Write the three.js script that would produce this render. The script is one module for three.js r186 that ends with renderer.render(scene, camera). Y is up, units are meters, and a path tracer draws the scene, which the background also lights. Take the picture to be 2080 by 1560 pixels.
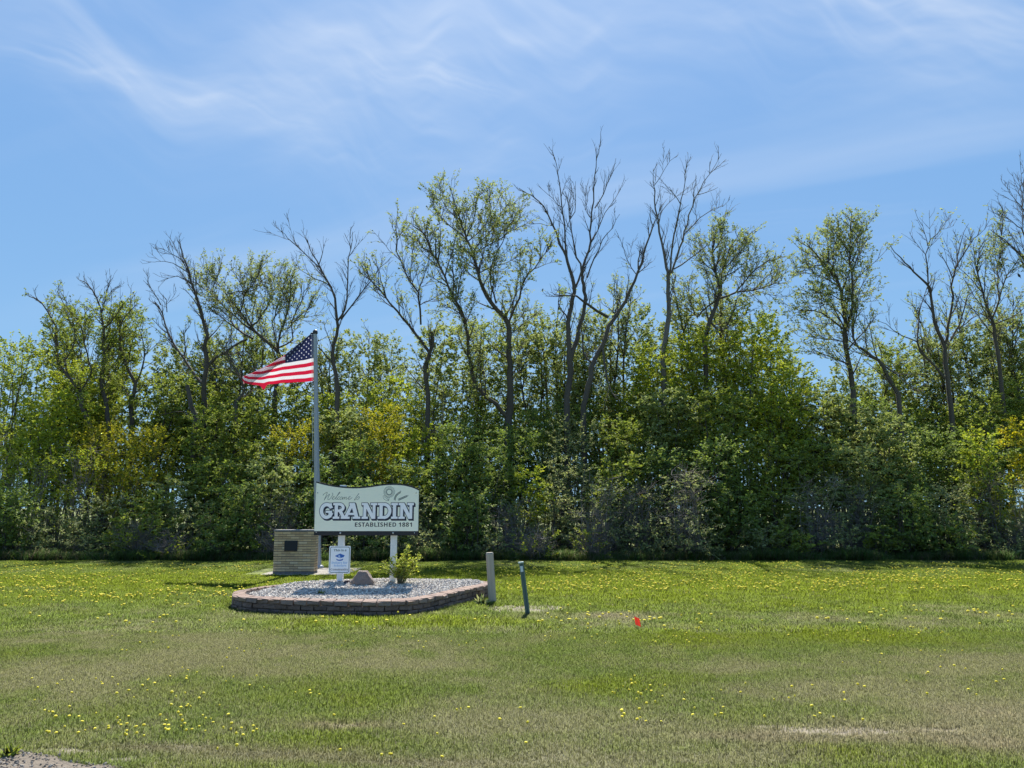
import * as THREE from 'three';
import { mergeGeometries } from 'three/addons/utils/BufferGeometryUtils.js';

// ---------------------------------------------------------------- camera, sky, sun, exposure
const W = 2080, H = 1560, F = 1562, HORIZON = 1030, EYE = 2.05;
const PITCH = Math.atan((HORIZON - H / 2) / F);
const scene = new THREE.Scene();
const camera = new THREE.PerspectiveCamera(2 * Math.atan(H / 2 / F) * 180 / Math.PI, W / H, 0.1, 3000);
camera.position.set(0, EYE, 0);
camera.rotation.x = PITCH;

const renderer = new THREE.WebGLRenderer({ antialias: true });
renderer.toneMapping = THREE.LinearToneMapping;
renderer.toneMappingExposure = 2.05;
renderer.shadowMap.enabled = true;

const SUN_EL = 50 * Math.PI / 180, SUN_AZ = -1 * Math.PI / 180;
const sunDir = new THREE.Vector3(Math.sin(SUN_AZ) * Math.cos(SUN_EL), Math.sin(SUN_EL), -Math.cos(SUN_AZ) * Math.cos(SUN_EL));
const sun = new THREE.DirectionalLight(new THREE.Color(1, 0.95, 0.87), 5);
sun.position.copy(sunDir).multiplyScalar(80).add(new THREE.Vector3(0, 0, -25));
sun.target.position.set(0, 0, -25);
sun.castShadow = true;
sun.shadow.mapSize.set(4096, 4096);
Object.assign(sun.shadow.camera, { left: -45, right: 45, top: 40, bottom: -40, near: 1, far: 200 });
scene.add(sun, sun.target);

// ---------------------------------------------------------------- random numbers and noise
let seedState = 1;
const reseed = (s) => { seedState = s >>> 0; };
function rnd() {
  seedState = (seedState + 0x6D2B79F5) | 0;
  let t = Math.imul(seedState ^ (seedState >>> 15), 1 | seedState);
  t = (t + Math.imul(t ^ (t >>> 7), 61 | t)) ^ t;
  return ((t ^ (t >>> 14)) >>> 0) / 4294967296;
}
const rr = (a, b) => a + (b - a) * rnd();
const pick = (a) => a[Math.floor(rnd() * a.length)];
const clamp = (x, a = 0, b = 1) => Math.min(b, Math.max(a, x));
const mix = (a, b, t) => a + (b - a) * t;
const smooth = (a, b, x) => { const t = clamp((x - a) / (b - a)); return t * t * (3 - 2 * t); };
const hash2 = (x, y) => { let h = Math.imul(x, 374761393) + Math.imul(y, 668265263); h = Math.imul(h ^ (h >>> 13), 1274126177); return ((h ^ (h >>> 16)) >>> 0) / 4294967296; };
function noise(x, y) {
  const xi = Math.floor(x), yi = Math.floor(y), u = x - xi, v = y - yi, a = u * u * (3 - 2 * u), b = v * v * (3 - 2 * v);
  return mix(mix(hash2(xi, yi), hash2(xi + 1, yi), a), mix(hash2(xi, yi + 1), hash2(xi + 1, yi + 1), a), b);
}
function fbm(x, y, n = 4) { let s = 0, a = 0.5, t = 0; for (let i = 0; i < n; i++) { s += a * noise(x, y); t += a; x = x * 2.03 + 17.1; y = y * 2.03 + 5.7; a *= 0.5; } return s / t; }

// a sight line of the photograph, and where it meets an upright plane d metres away or the level h
const CP = Math.cos(PITCH), SP = Math.sin(PITCH);
function ray(px, py) { const x = (px - W / 2) / F, y = (H / 2 - py) / F; return [x, y * CP + SP, y * SP - CP]; }
function at(px, py, d) { const r = ray(px, py), t = d / -r[2]; return new THREE.Vector3(r[0] * t, EYE + r[1] * t, -d); }
function ground(px, py, h = 0) { const r = ray(px, py), t = (EYE - h) / -r[1]; return new THREE.Vector3(r[0] * t, h, r[2] * t); }

// sky: clear air brightening towards the horizon and the sun, and high streaks of ice cloud on a plane overhead
{
  const w = 4096, h = 2048, data = new Float32Array(w * h * 4);
  const K = 0.495;                       // picture value / exposure
  const zen = [0.142, 0.335, 0.72], mid = [0.220, 0.485, 0.84], low = [0.42, 0.71, 0.94];
  // streaks traced as [px, py, px, py, width px, strength] lines in the sky
  const streaks = [
    [-60, 40, 700, 250, 95, 0.42], [560, 40, 1250, 130, 120, 0.42], [480, 200, 1100, 330, 110, 0.26], [1250, 20, 2100, 70, 90, 0.3],
    [-40, 90, 330, 190, 30, 0.30], [40, 70, 470, 230, 24, 0.32], [330, 180, 690, 262, 34, 0.34], [480, 60, 930, 170, 60, 0.30],
    [860, 140, 1015, 190, 17, 0.42], [700, 100, 960, 178, 26, 0.30], [120, 150, 560, 215, 40, 0.2], [560, 215, 1040, 260, 80, 0.18], [1450, -20, 2150, 20, 70, 0.55], [1650, -60, 2200, -10, 70, 0.5],
    [880, -30, 1500, 60, 90, 0.3], [1500, 455, 1900, 415, 18, 0.14], [1700, 495, 1880, 478, 14, 0.12], [900, 330, 1330, 300, 60, 0.14],
    [1400, 90, 2080, 100, 60, 0.16], [200, 20, 900, 60, 70, 0.18], [540, 300, 820, 330, 40, 0.16],
  ].map(([a, b, c, d, e, s]) => { const p = (x, y) => { const r = ray(x, y); return [Math.atan2(r[0], -r[2]), Math.asin(r[1] / Math.hypot(...r))]; }; return [...p(a, b), ...p(c, d), e / F, s]; });
  for (let j = 0; j < h; j++) {
    const el = ((j + 0.5) / h - 0.5) * Math.PI, y = Math.sin(el), c = Math.cos(el);
    for (let i = 0; i < w; i++) {
      const az = ((i + 0.5) / w - 0.5) * 2 * Math.PI, x = Math.cos(az) * c, z = Math.sin(az) * c, k = (j * w + i) * 4;
      const e = Math.max(0, y), t = Math.pow(1 - e, 2.2), lo = Math.pow(1 - e, 6);
      const cosS = clamp(x * sunDir.x + y * sunDir.y + z * sunDir.z, -1, 1), ang = Math.acos(cosS);
      const glow = 0.16 * Math.exp(-ang * 3.2) + 0.07 * Math.exp(-ang * 1.2);
      let col = [0, 1, 2].map((n) => mix(mix(zen[n], mid[n], t), low[n], lo * 0.85) + glow * [1, 1, 0.92][n]);
      if (e > 0.02) {
        const inv = 1 / (e + 0.12), u = x * inv, v = z * inv, a = u * 0.94 + v * 0.34, b = -u * 0.34 + v * 0.94;
        const wv = 0.5 * fbm(a * 0.7 + 3, b * 0.9 + 8, 3);
        let cl = smooth(0.45, 0.85, fbm(a * 0.55 + 7 + wv, b * 3.1 + 2 + wv * 2.2, 5)) * smooth(0.3, 0.62, fbm(a * 0.45 + 31, b * 0.6 + 11, 3)) * 0.22;
        cl += 0.2 * smooth(0.35, 0.8, fbm(a * 0.3 + 90, b * 0.5 + 3, 3));
        const saz = Math.atan2(x, -z);
        if (Math.abs(saz) < 0.8 && el < 0.85) for (const [x0, y0, x1, y1, wd, s] of streaks) {
          const dx = x1 - x0, dy = y1 - y0, L = Math.hypot(dx, dy), tt = ((saz - x0) * dx + (el - y0) * dy) / (L * L);
          if (tt < -0.3 || tt > 1.3) continue;
          const bend = (fbm(tt * 3 + x0 * 40, y0 * 30, 2) - 0.5) * wd * 2.4, off = ((saz - x0) * -dy + (el - y0) * dx) / L - bend;
          if (Math.abs(off) > wd * 3) continue;
          cl += 0.34 * s * Math.exp(-(Math.abs(off / wd) ** 1.4)) * smooth(-0.25, 0.3, tt) * (1 - smooth(0.75, 1.15, tt)) * (0.12 + 2.6 * fbm(tt * L * 9 + x0 * 9, off / wd * 3.4 + tt * L * 5 + x0 * 50, 5) ** 2);
        }
        cl = clamp(cl * smooth(0.02, 0.25, e), 0, 0.85);
        const white = [0.80, 0.87, 0.97].map((q, n) => q + glow * 0.6);
        col = col.map((q, n) => mix(q, white[n], cl));
      }
      data[k] = col[0] * K; data[k + 1] = col[1] * K; data[k + 2] = col[2] * K; data[k + 3] = 1;
    }
  }
  const tex = new THREE.DataTexture(data, w, h, THREE.RGBAFormat, THREE.FloatType);
  tex.mapping = THREE.EquirectangularReflectionMapping; tex.magFilter = tex.minFilter = THREE.LinearFilter; tex.needsUpdate = true;
  scene.background = tex; scene.environment = tex;
}

// ---------------------------------------------------------------- naming, materials, geometry helpers
const taken = {};
const numbered = (n) => { const k = taken[n] = (taken[n] ?? -1) + 1; return k ? `${n}_${String(k).padStart(3, '0')}` : n; };
function tag(o, label, category, group, kind) {
  if (label) o.userData.label = label;
  if (category) o.userData.category = category;
  if (group) o.userData.group = group;
  if (kind) o.userData.kind = kind;
  return o;
}
function thing(name, label, category, group) { const g = new THREE.Group(); g.name = numbered(name); scene.add(g); return tag(g, label, category, group); }
function part(name, geo, mat, parent, kind) {
  const m = new THREE.Mesh(geo, mat); m.name = parent === scene ? numbered(name) : name; m.castShadow = m.receiveShadow = true; parent.add(m);
  if (kind) m.userData.kind = kind;
  return m;
}
const rgb = (r, g, b) => new THREE.Color().setRGB(r, g, b);
const std = (c, roughness = 0.85, o = {}) => new THREE.MeshStandardMaterial({ color: c, roughness, ...o });
function canvas(w, h, draw) { const c = document.createElement('canvas'); c.width = w; c.height = h; draw(c.getContext('2d'), w, h); const t = new THREE.CanvasTexture(c); t.colorSpace = THREE.SRGBColorSpace; t.anisotropy = 8; return t; }
function dataTexture(w, h, f, srgb = false) {
  const d = new Uint8Array(w * h * 4);
  for (let j = 0; j < h; j++) for (let i = 0; i < w; i++) { const c = f(i / w, j / h, i, j); for (let n = 0; n < 3; n++) d[(j * w + i) * 4 + n] = clamp(c[n]) * 255; d[(j * w + i) * 4 + 3] = 255; }
  const t = new THREE.DataTexture(d, w, h); t.magFilter = THREE.LinearFilter; t.minFilter = THREE.LinearMipmapLinearFilter; t.wrapS = t.wrapT = THREE.RepeatWrapping; t.needsUpdate = true;
  if (srgb) t.colorSpace = THREE.SRGBColorSpace;
  return t;
}
const toS = (v) => v <= 0.0031308 ? v * 12.92 : 1.055 * Math.pow(v, 1 / 2.4) - 0.055;
// tiling grain, used for bump and for tone on stone, wood, concrete
const tileNoise = (u, v, n, s) => { const a = u * n, b = v * n, f = (x, y) => hash2(((x % n) + n) % n + s * 131, ((y % n) + n) % n + s * 57), xi = Math.floor(a), yi = Math.floor(b), p = a - xi, q = b - yi, x = p * p * (3 - 2 * p), y = q * q * (3 - 2 * q); return mix(mix(f(xi, yi), f(xi + 1, yi), x), mix(f(xi, yi + 1), f(xi + 1, yi + 1), x), y); };
const grain = dataTexture(256, 256, (u, v) => { const g = 0.4 * tileNoise(u, v, 16, 1) + 0.3 * tileNoise(u, v, 48, 2) + 0.3 * tileNoise(u, v, 120, 3); return [g, g, g]; });
const toneMap = dataTexture(256, 256, (u, v) => { const g = 0.74 + 0.26 * (0.45 * tileNoise(u, v, 6, 4) + 0.3 * tileNoise(u, v, 30, 5) + 0.25 * tileNoise(u, v, 110, 6)) ; return [toS(g), toS(g), toS(g)]; }, true);
const streakMap = dataTexture(256, 512, (u, v) => { const g = 0.62 + 0.38 * (0.5 * tileNoise(u, v * 0.06, 64, 7) + 0.3 * tileNoise(u, v * 0.03, 128, 8) + 0.2 * tileNoise(u, v, 9, 9)); return [toS(g), toS(g), toS(g * 0.99)]; }, true);

class Buf {
  constructor() { this.p = []; this.n = []; this.c = []; this.i = []; }
  get empty() { return this.i.length === 0; }
  tube(pts, rad, sides, col) {
    const base = this.p.length / 3, N = pts.length; let px = 0, py = 0, pz = 0;
    for (let k = 0; k < N; k++) {
      const a = pts[Math.max(0, k - 1)], b = pts[Math.min(N - 1, k + 1)], q = pts[k];
      let tx = b.x - a.x, ty = b.y - a.y, tz = b.z - a.z, L = Math.hypot(tx, ty, tz) || 1; tx /= L; ty /= L; tz /= L;
      if (!k) { if (Math.abs(ty) < 0.9) { px = -tz; py = 0; pz = tx; } else { px = 1; py = 0; pz = 0; } }
      const dt = px * tx + py * ty + pz * tz; px -= dt * tx; py -= dt * ty; pz -= dt * tz; L = Math.hypot(px, py, pz) || 1; px /= L; py /= L; pz /= L;
      const bx = ty * pz - tz * py, by = tz * px - tx * pz, bz = tx * py - ty * px, s = 0.85 + 0.3 * rnd();
      for (let m = 0; m < sides; m++) {
        const an = m / sides * Math.PI * 2, cx = Math.cos(an), sx = Math.sin(an), nx = px * cx + bx * sx, ny = py * cx + by * sx, nz = pz * cx + bz * sx, r = rad[k] * (sides > 4 ? 0.9 + 0.2 * rnd() : 1);
        this.p.push(q.x + nx * r, q.y + ny * r, q.z + nz * r); this.n.push(nx, ny, nz); this.c.push(col[0] * s, col[1] * s, col[2] * s);
      }
    }
    for (let k = 0; k < N - 1; k++) for (let m = 0; m < sides; m++) { const a = base + k * sides + m, b = base + k * sides + (m + 1) % sides; this.i.push(a, b, a + sides, b, b + sides, a + sides); }
  }
  leaf(x, y, z, dx, dy, dz, len, wid, col) {   // a folded rhombus from (x,y,z) along d
    let ux = rr(-1, 1), uy = rr(0.1, 1.2), uz = rr(-1, 1), sx = dy * uz - dz * uy, sy = dz * ux - dx * uz, sz = dx * uy - dy * ux, L = Math.hypot(sx, sy, sz) || 1; sx /= L; sy /= L; sz /= L;
    let nx = sy * dz - sz * dy, ny = sz * dx - sx * dz, nz = sx * dy - sy * dx; if (ny < 0) { nx = -nx; ny = -ny; nz = -nz; }
    const b = this.p.length / 3, m = 0.45 * len, w = wid / 2, up = 0.12 * len;
    this.p.push(x, y, z, x + dx * m + sx * w + nx * up, y + dy * m + sy * w + ny * up, z + dz * m + sz * w + nz * up, x + dx * len, y + dy * len, z + dz * len, x + dx * m - sx * w + nx * up, y + dy * m - sy * w + ny * up, z + dz * m - sz * w + nz * up);
    this.n.push(nx, ny, nz, nx + sx * 0.35, ny + sy * 0.35, nz + sz * 0.35, nx, ny, nz, nx - sx * 0.35, ny - sy * 0.35, nz - sz * 0.35);
    for (let q = 0; q < 4; q++) this.c.push(col[0], col[1], col[2]);
    this.i.push(b, b + 1, b + 2, b, b + 2, b + 3);
  }
  geo() {
    const g = new THREE.BufferGeometry();
    g.setAttribute('position', new THREE.Float32BufferAttribute(this.p, 3)); g.setAttribute('normal', new THREE.Float32BufferAttribute(this.n, 3)); g.setAttribute('color', new THREE.Float32BufferAttribute(this.c, 3)); g.setIndex(this.i);
    return g;
  }
}
const barkMat = std(rgb(1, 1, 1), 0.95, { vertexColors: true });
const leafMat = new THREE.MeshPhysicalMaterial({ color: rgb(1, 1, 1), roughness: 0.95, transmission: 0.5, thickness: 0, vertexColors: true, side: THREE.DoubleSide, specularIntensity: 0.3 });
const bladeMat = new THREE.MeshPhysicalMaterial({ color: rgb(1, 1, 1), roughness: 0.95, transmission: 0.42, thickness: 0, side: THREE.DoubleSide, specularIntensity: 0.18 });
function boxGeo(w, h, d, x = 0, y = 0, z = 0) { return new THREE.BoxGeometry(w, h, d).translate(x, y, z); }
function bevelBox(w, h, d, b) {   // a box with chamfered edges, centred, uv in metres
  const s = new THREE.Shape(); s.moveTo(-w / 2 + b, -h / 2 + b); s.lineTo(w / 2 - b, -h / 2 + b); s.lineTo(w / 2 - b, h / 2 - b); s.lineTo(-w / 2 + b, h / 2 - b); s.closePath();
  return new THREE.ExtrudeGeometry(s, { depth: d - 2 * b, bevelEnabled: true, bevelThickness: b, bevelSize: b, bevelSegments: 1, steps: 1 }).translate(0, 0, -d / 2 + b);
}

// ---------------------------------------------------------------- ground
const hgt = (x, z) => 0.05 * (fbm(x * 0.35 + 40, z * 0.35 + 9, 3) - 0.5);
const spot = (px, py, rx, rz) => { const g = ground(px, py); return [g.x, g.z, rx, rz]; };
const near2 = ([cx, cz, rx, rz], x, z) => { const a = (x - cx) / rx, b = (z - cz) / rz; return Math.exp(-(a * a + b * b)); };
const LUSH = [spot(830, 1266, 2.6, 0.75), spot(830, 1264, 2.0, 0.5), spot(1440, 1300, 1.1, 0.8), spot(1720, 1290, 1.2, 0.8), spot(300, 1180, 6, 1.6), spot(1500, 1190, 13, 3.5), spot(900, 1180, 6, 3), spot(1170, 1400, 0.8, 0.5), spot(1700, 1535, 0.35, 0.2)];
const DRY = [spot(180, 1370, 2.4, 0.9), spot(470, 1300, 1.1, 0.6), spot(1850, 1495, 1.7, 0.5), spot(2000, 1440, 0.9, 0.6), spot(1700, 1405, 1.4, 0.6), spot(1240, 1250, 0.7, 0.5), spot(500, 1330, 1.2, 0.7), spot(780, 1350, 0.6, 0.3), spot(1460, 1360, 0.8, 0.4), spot(1980, 1350, 1.6, 0.7), spot(1000, 1470, 1.5, 0.4), spot(1500, 1545, 2, 0.3)];
const DEAD = [spot(560, 1535, 1.1, 0.22), spot(330, 1520, 0.6, 0.14), spot(900, 1552, 1, 0.16)];
const STRAW = [spot(1850, 1492, 1.4, 0.32), spot(2010, 1450, 0.7, 0.4), spot(1560, 1500, 0.8, 0.2), spot(700, 1476, 0.6, 0.14), spot(2040, 1520, 0.8, 0.25), spot(1240, 1252, 0.6, 0.4)];
const BARE = [spot(1660, 1486, 0.62, 0.17), spot(1760, 1490, 0.34, 0.13), spot(1915, 1486, 0.26, 0.11), spot(690, 1474, 0.17, 0.07), spot(560, 1484, 0.14, 0.05), spot(745, 1475, 0.12, 0.05), spot(1095, 1236, 0.75, 0.7), spot(1025, 1236, 0.4, 0.55), spot(1310, 1505, 0.1, 0.05), spot(160, 1528, 0.34, 0.1), spot(70, 1524, 0.24, 0.08), spot(250, 1545, 0.3, 0.08), spot(360, 1552, 0.22, 0.06), spot(1560, 1478, 0.2, 0.06)];
const sum = (list, x, z) => { let s = 0; for (const b of list) s += near2(b, x, z); return s; };
const C_LUSH = [0.205, 0.268, 0.016], C_STRAW = [0.265, 0.232, 0.135], C_GRASS = [0.145, 0.200, 0.034], C_DRY = [0.200, 0.206, 0.078], C_DEAD = [0.150, 0.135, 0.065], C_SOIL = [0.235, 0.20, 0.15];
function lawn(x, z) {   // [lush, dry, dead, bare], each 0..1: which plants or soil stand there
  const a = fbm(x * 0.55 + 11, z * 0.55 + 3, 4), b = fbm(x * 2.3 + 5, z * 2.3 + 50, 3), far = smooth(-13, -19, z);
  const lush = clamp(sum(LUSH, x, z) * 1.1 + far * 0.25 + (a - 0.5) * 1.2 + (b - 0.5) * 1.0);
  const dry = clamp(sum(DRY, x, z) * 0.85 + (1 - far) * 0.34 + (0.5 - a) * 1.0 + (b - 0.5) * 1.5 - lush * 0.5);
  return [lush, dry, clamp(sum(DEAD, x, z)), clamp(smooth(0.35, 0.75, sum(BARE, x, z) * (0.7 + 0.6 * fbm(x * 9, z * 9, 3))) + (1 - far) * smooth(0.64, 0.72, fbm(x * 3.1 + 70, z * 3.1, 4)) * 0.5)];
}
const blend = (a, b, t) => [mix(a[0], b[0], t), mix(a[1], b[1], t), mix(a[2], b[2], t)];
function lawnColor(x, z, soil) {
  const [l, d, dead, bare] = lawn(x, z);
  let c = blend(blend(blend(C_GRASS, C_LUSH, l), C_DRY, d), C_DEAD, dead * 0.9);
  c = blend(c, C_STRAW, clamp(sum(STRAW, x, z) * (0.25 + 1.1 * fbm(x * 6, z * 6 + 4, 3)), 0, 0.9));
  if (soil) { c = blend(c, [0.11, 0.10, 0.05], 0.45); c = blend(c, C_SOIL, bare * 0.85); }
  return c;
}
{
  const X0 = -30, X1 = 30, Z0 = -50, Z1 = 0;
  const map = dataTexture(2048, 1706, (u, v) => { const x = mix(X0, X1, u), z = mix(Z1, Z0, v), g = 0.7 + 0.6 * fbm(x * 14, z * 14, 3); return lawnColor(x, z, true).map((q) => toS(q * g)); }, true);
  map.wrapS = map.wrapT = THREE.MirroredRepeatWrapping;
  const xs = [-1200, -400, -150, -70], zs = [300, 100, 40, 10];
  for (let x = -34; x <= 34; x += 0.5) xs.push(x); xs.push(70, 150, 400, 1200);
  for (let z = 2; z >= -50; z -= 0.5) zs.push(z); zs.push(-80, -150, -400, -1400);
  const p = [], uv = [], idx = [];
  for (const z of zs) for (const x of xs) { p.push(x, Math.abs(x) > 60 || z < -60 || z > 5 ? 0 : hgt(x, z), z); uv.push((x - X0) / (X1 - X0), (Z1 - z) / (Z1 - Z0)); }
  const n = xs.length; for (let j = 0; j < zs.length - 1; j++) for (let i = 0; i < n - 1; i++) { const a = j * n + i; idx.push(a, a + 1, a + n, a + 1, a + n + 1, a + n); }
  const g = new THREE.BufferGeometry(); g.setAttribute('position', new THREE.Float32BufferAttribute(p, 3)); g.setAttribute('uv', new THREE.Float32BufferAttribute(uv, 2)); g.setIndex(idx); g.computeVertexNormals();
  const bump = grain.clone(); bump.repeat.set(60, 50); bump.needsUpdate = true;
  tag(part('ground', g, new THREE.MeshStandardMaterial({ map, roughness: 1, bumpMap: bump, bumpScale: 0.02, side: THREE.DoubleSide }), scene), 'mown lawn with dry patches and bare soil', 'lawn', null, 'structure');
}

// ---------------------------------------------------------------- raised bed: a ring of split-face blocks
const RIM = 0.3;
const ringPts = [[473, 1204], [479, 1208.5], [496, 1212], [530, 1214.5], [580, 1217], [640, 1218.5], [700, 1220], [775, 1220], [835, 1217.5], [880, 1211], [920, 1202], [955, 1194], [990, 1187], [993, 1183], [986, 1180], [950, 1177.7], [868, 1175.2], [760, 1176], [690, 1178], [631, 1181], [581, 1185], [533, 1190.5], [500, 1195.5], [480, 1199.5]].map(([x, y]) => ground(x, y, RIM));
const ring = new THREE.CatmullRomCurve3(ringPts, true, 'centripetal');
ring.arcLengthDivisions = 2000;
const ringLen = ring.getLength();
const ringC = ringPts.reduce((s, p) => s.add(p), new THREE.Vector3()).divideScalar(ringPts.length);
const blockN = Math.round(ringLen / 0.275);
const bedH = (x, z) => 0.205 + 0.105 * Math.exp(-(((z + 18.8) / 1.3) ** 2)) + 0.03 * (fbm(x * 1.2 + 8, z * 1.2, 2) - 0.5);
{
  reseed(11);
  const wall = thing('block_wall', 'low curved retaining wall of dark brown split-face blocks around gravel bed', 'block wall');
  const len = ringLen / blockN, hgtB = 0.102, dep = 0.2;
  const shapes = Array.from({ length: 7 }, () => {
    const g = bevelBox(len * 0.958, hgtB - 0.008, dep, 0.019), p = g.attributes.position;
    const key = {};
    for (let i = 0; i < p.count; i++) {
      const k = [p.getX(i), p.getY(i), p.getZ(i)].map((v) => v.toFixed(3)).join(); key[k] ??= [rr(-0.006, 0.006), rr(-0.004, 0.004), rr(-0.02, 0.016)];
      const z = p.getZ(i), front = z > 0; p.setXYZ(i, p.getX(i) * (front ? 1 : 0.86) + key[k][0], p.getY(i) + key[k][1], z + (front ? key[k][2] : 0));
    }
    g.computeVertexNormals(); return g;
  });
  const tone = toneMap.clone(); tone.repeat.set(3.1, 3.1); tone.needsUpdate = true;
  const bmp = grain.clone(); bmp.repeat.set(4, 4); bmp.needsUpdate = true;
  const blockMats = (list) => list.map((c) => std(rgb(...c), 0.95, { map: tone, bumpMap: bmp, bumpScale: 0.012 }));
  const mats = blockMats([[0.23, 0.15, 0.115], [0.195, 0.132, 0.106], [0.255, 0.17, 0.13], [0.175, 0.122, 0.10]]), sunlitCapMats = blockMats([[0.31, 0.215, 0.17], [0.28, 0.20, 0.165], [0.335, 0.24, 0.19]]);  // caps coloured paler for sunlit tops, lower courses darker for their shaded faces
  const box = new THREE.Vector3();
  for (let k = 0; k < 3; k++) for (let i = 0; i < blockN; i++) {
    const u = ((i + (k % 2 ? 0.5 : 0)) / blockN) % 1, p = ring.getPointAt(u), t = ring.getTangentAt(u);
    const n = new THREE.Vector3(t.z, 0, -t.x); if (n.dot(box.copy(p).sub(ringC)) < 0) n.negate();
    const b = part(k === 2 ? 'cap_block' : 'block', pick(shapes), pick(k === 2 ? sunlitCapMats : mats), wall);
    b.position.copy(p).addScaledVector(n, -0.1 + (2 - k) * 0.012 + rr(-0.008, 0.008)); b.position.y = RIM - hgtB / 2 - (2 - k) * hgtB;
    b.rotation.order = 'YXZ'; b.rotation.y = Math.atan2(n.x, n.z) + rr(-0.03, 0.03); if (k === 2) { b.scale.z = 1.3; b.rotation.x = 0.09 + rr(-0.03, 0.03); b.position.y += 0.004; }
  }
  // the stony fill
  const N = 120, R = 10, pos = [], idx = [], uv = [];
  for (let r = 0; r <= R; r++) for (let i = 0; i < N; i++) {
    const p = ring.getPointAt(i / N), s = 0.955 * (1 - r / R), x = mix(ringC.x, p.x, s), z = mix(ringC.z, p.z, s); pos.push(x, bedH(x, z), z); uv.push(x, z);
  }
  for (let r = 0; r < R; r++) for (let i = 0; i < N; i++) { const a = r * N + i, b = r * N + (i + 1) % N; idx.push(a, b, a + N, b, b + N, a + N); }
  const g = new THREE.BufferGeometry(); g.setAttribute('position', new THREE.Float32BufferAttribute(pos, 3)); g.setAttribute('uv', new THREE.Float32BufferAttribute(uv, 2)); g.setIndex(idx); g.computeVertexNormals();
  tag(part('gravel_bed', g, std(rgb(0.26, 0.25, 0.235), 1, { map: toneMap, bumpMap: grain, bumpScale: 0.03, side: THREE.DoubleSide }), scene), 'grey stony fill of the raised bed', 'gravel', null, 'structure');
}
function inRing(x, z, s = 0.93) {
  let c = false; const n = 60;
  for (let i = 0, j = n - 1; i < n; j = i++) { const a = inRing.p[i], b = inRing.p[j], ax = mix(ringC.x, a.x, s), az = mix(ringC.z, a.z, s), bx = mix(ringC.x, b.x, s), bz = mix(ringC.z, b.z, s); if ((az > z) !== (bz > z) && x < (bx - ax) * (z - az) / (bz - az) + ax) c = !c; }
  return c;
}
inRing.p = Array.from({ length: 60 }, (_, i) => ring.getPointAt(i / 60));
function stoneGeo(seed, detail = 0) {
  reseed(seed); const g = new THREE.IcosahedronGeometry(1, detail), p = g.attributes.position, k = {};
  for (let i = 0; i < p.count; i++) { const key = [p.getX(i), p.getY(i), p.getZ(i)].map((v) => v.toFixed(2)).join(); k[key] ??= rr(0.72, 1.12); p.setXYZ(i, p.getX(i) * k[key], p.getY(i) * k[key], p.getZ(i) * k[key]); }
  g.computeVertexNormals(); return g;
}
function scatterStones(name, label, list, palette, parentKind) {   // list of [x, y, z, size]
  const m = new THREE.InstancedMesh(stoneGeo(5), std(rgb(1, 1, 1), 0.9), list.length), o = new THREE.Object3D(), c = new THREE.Color();
  list.forEach(([x, y, z, s], i) => { o.position.set(x, y, z); o.rotation.set(rr(0, 6), rr(0, 6), rr(0, 6)); o.scale.set(s * rr(0.7, 1.25), s * rr(0.5, 0.8), s * rr(0.7, 1.25)); o.updateMatrix(); m.setMatrixAt(i, o.matrix); const q = pick(palette), v = rr(0.8, 1.15); m.setColorAt(i, c.setRGB(q[0] * v, q[1] * v, q[2] * v)); });
  m.name = numbered(name); m.castShadow = m.receiveShadow = true; scene.add(m); return tag(m, label, 'gravel', null, 'stuff');
}
{
  reseed(21); const list = [];
  while (list.length < 15000) { const x = rr(-6.8, 0), z = rr(-20.4, -15); if (inRing(x, z)) { const s = rr(0.016, 0.036); list.push([x, bedH(x, z) + s * 0.25, z, s]); } }
  scatterStones('gravel_stones', 'pale grey crushed limestone covering the raised bed', list, [[0.48, 0.435, 0.37], [0.56, 0.51, 0.435], [0.34, 0.315, 0.285], [0.63, 0.585, 0.51], [0.20, 0.20, 0.205], [0.42, 0.36, 0.30], [0.24, 0.20, 0.17]]);
}

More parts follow.
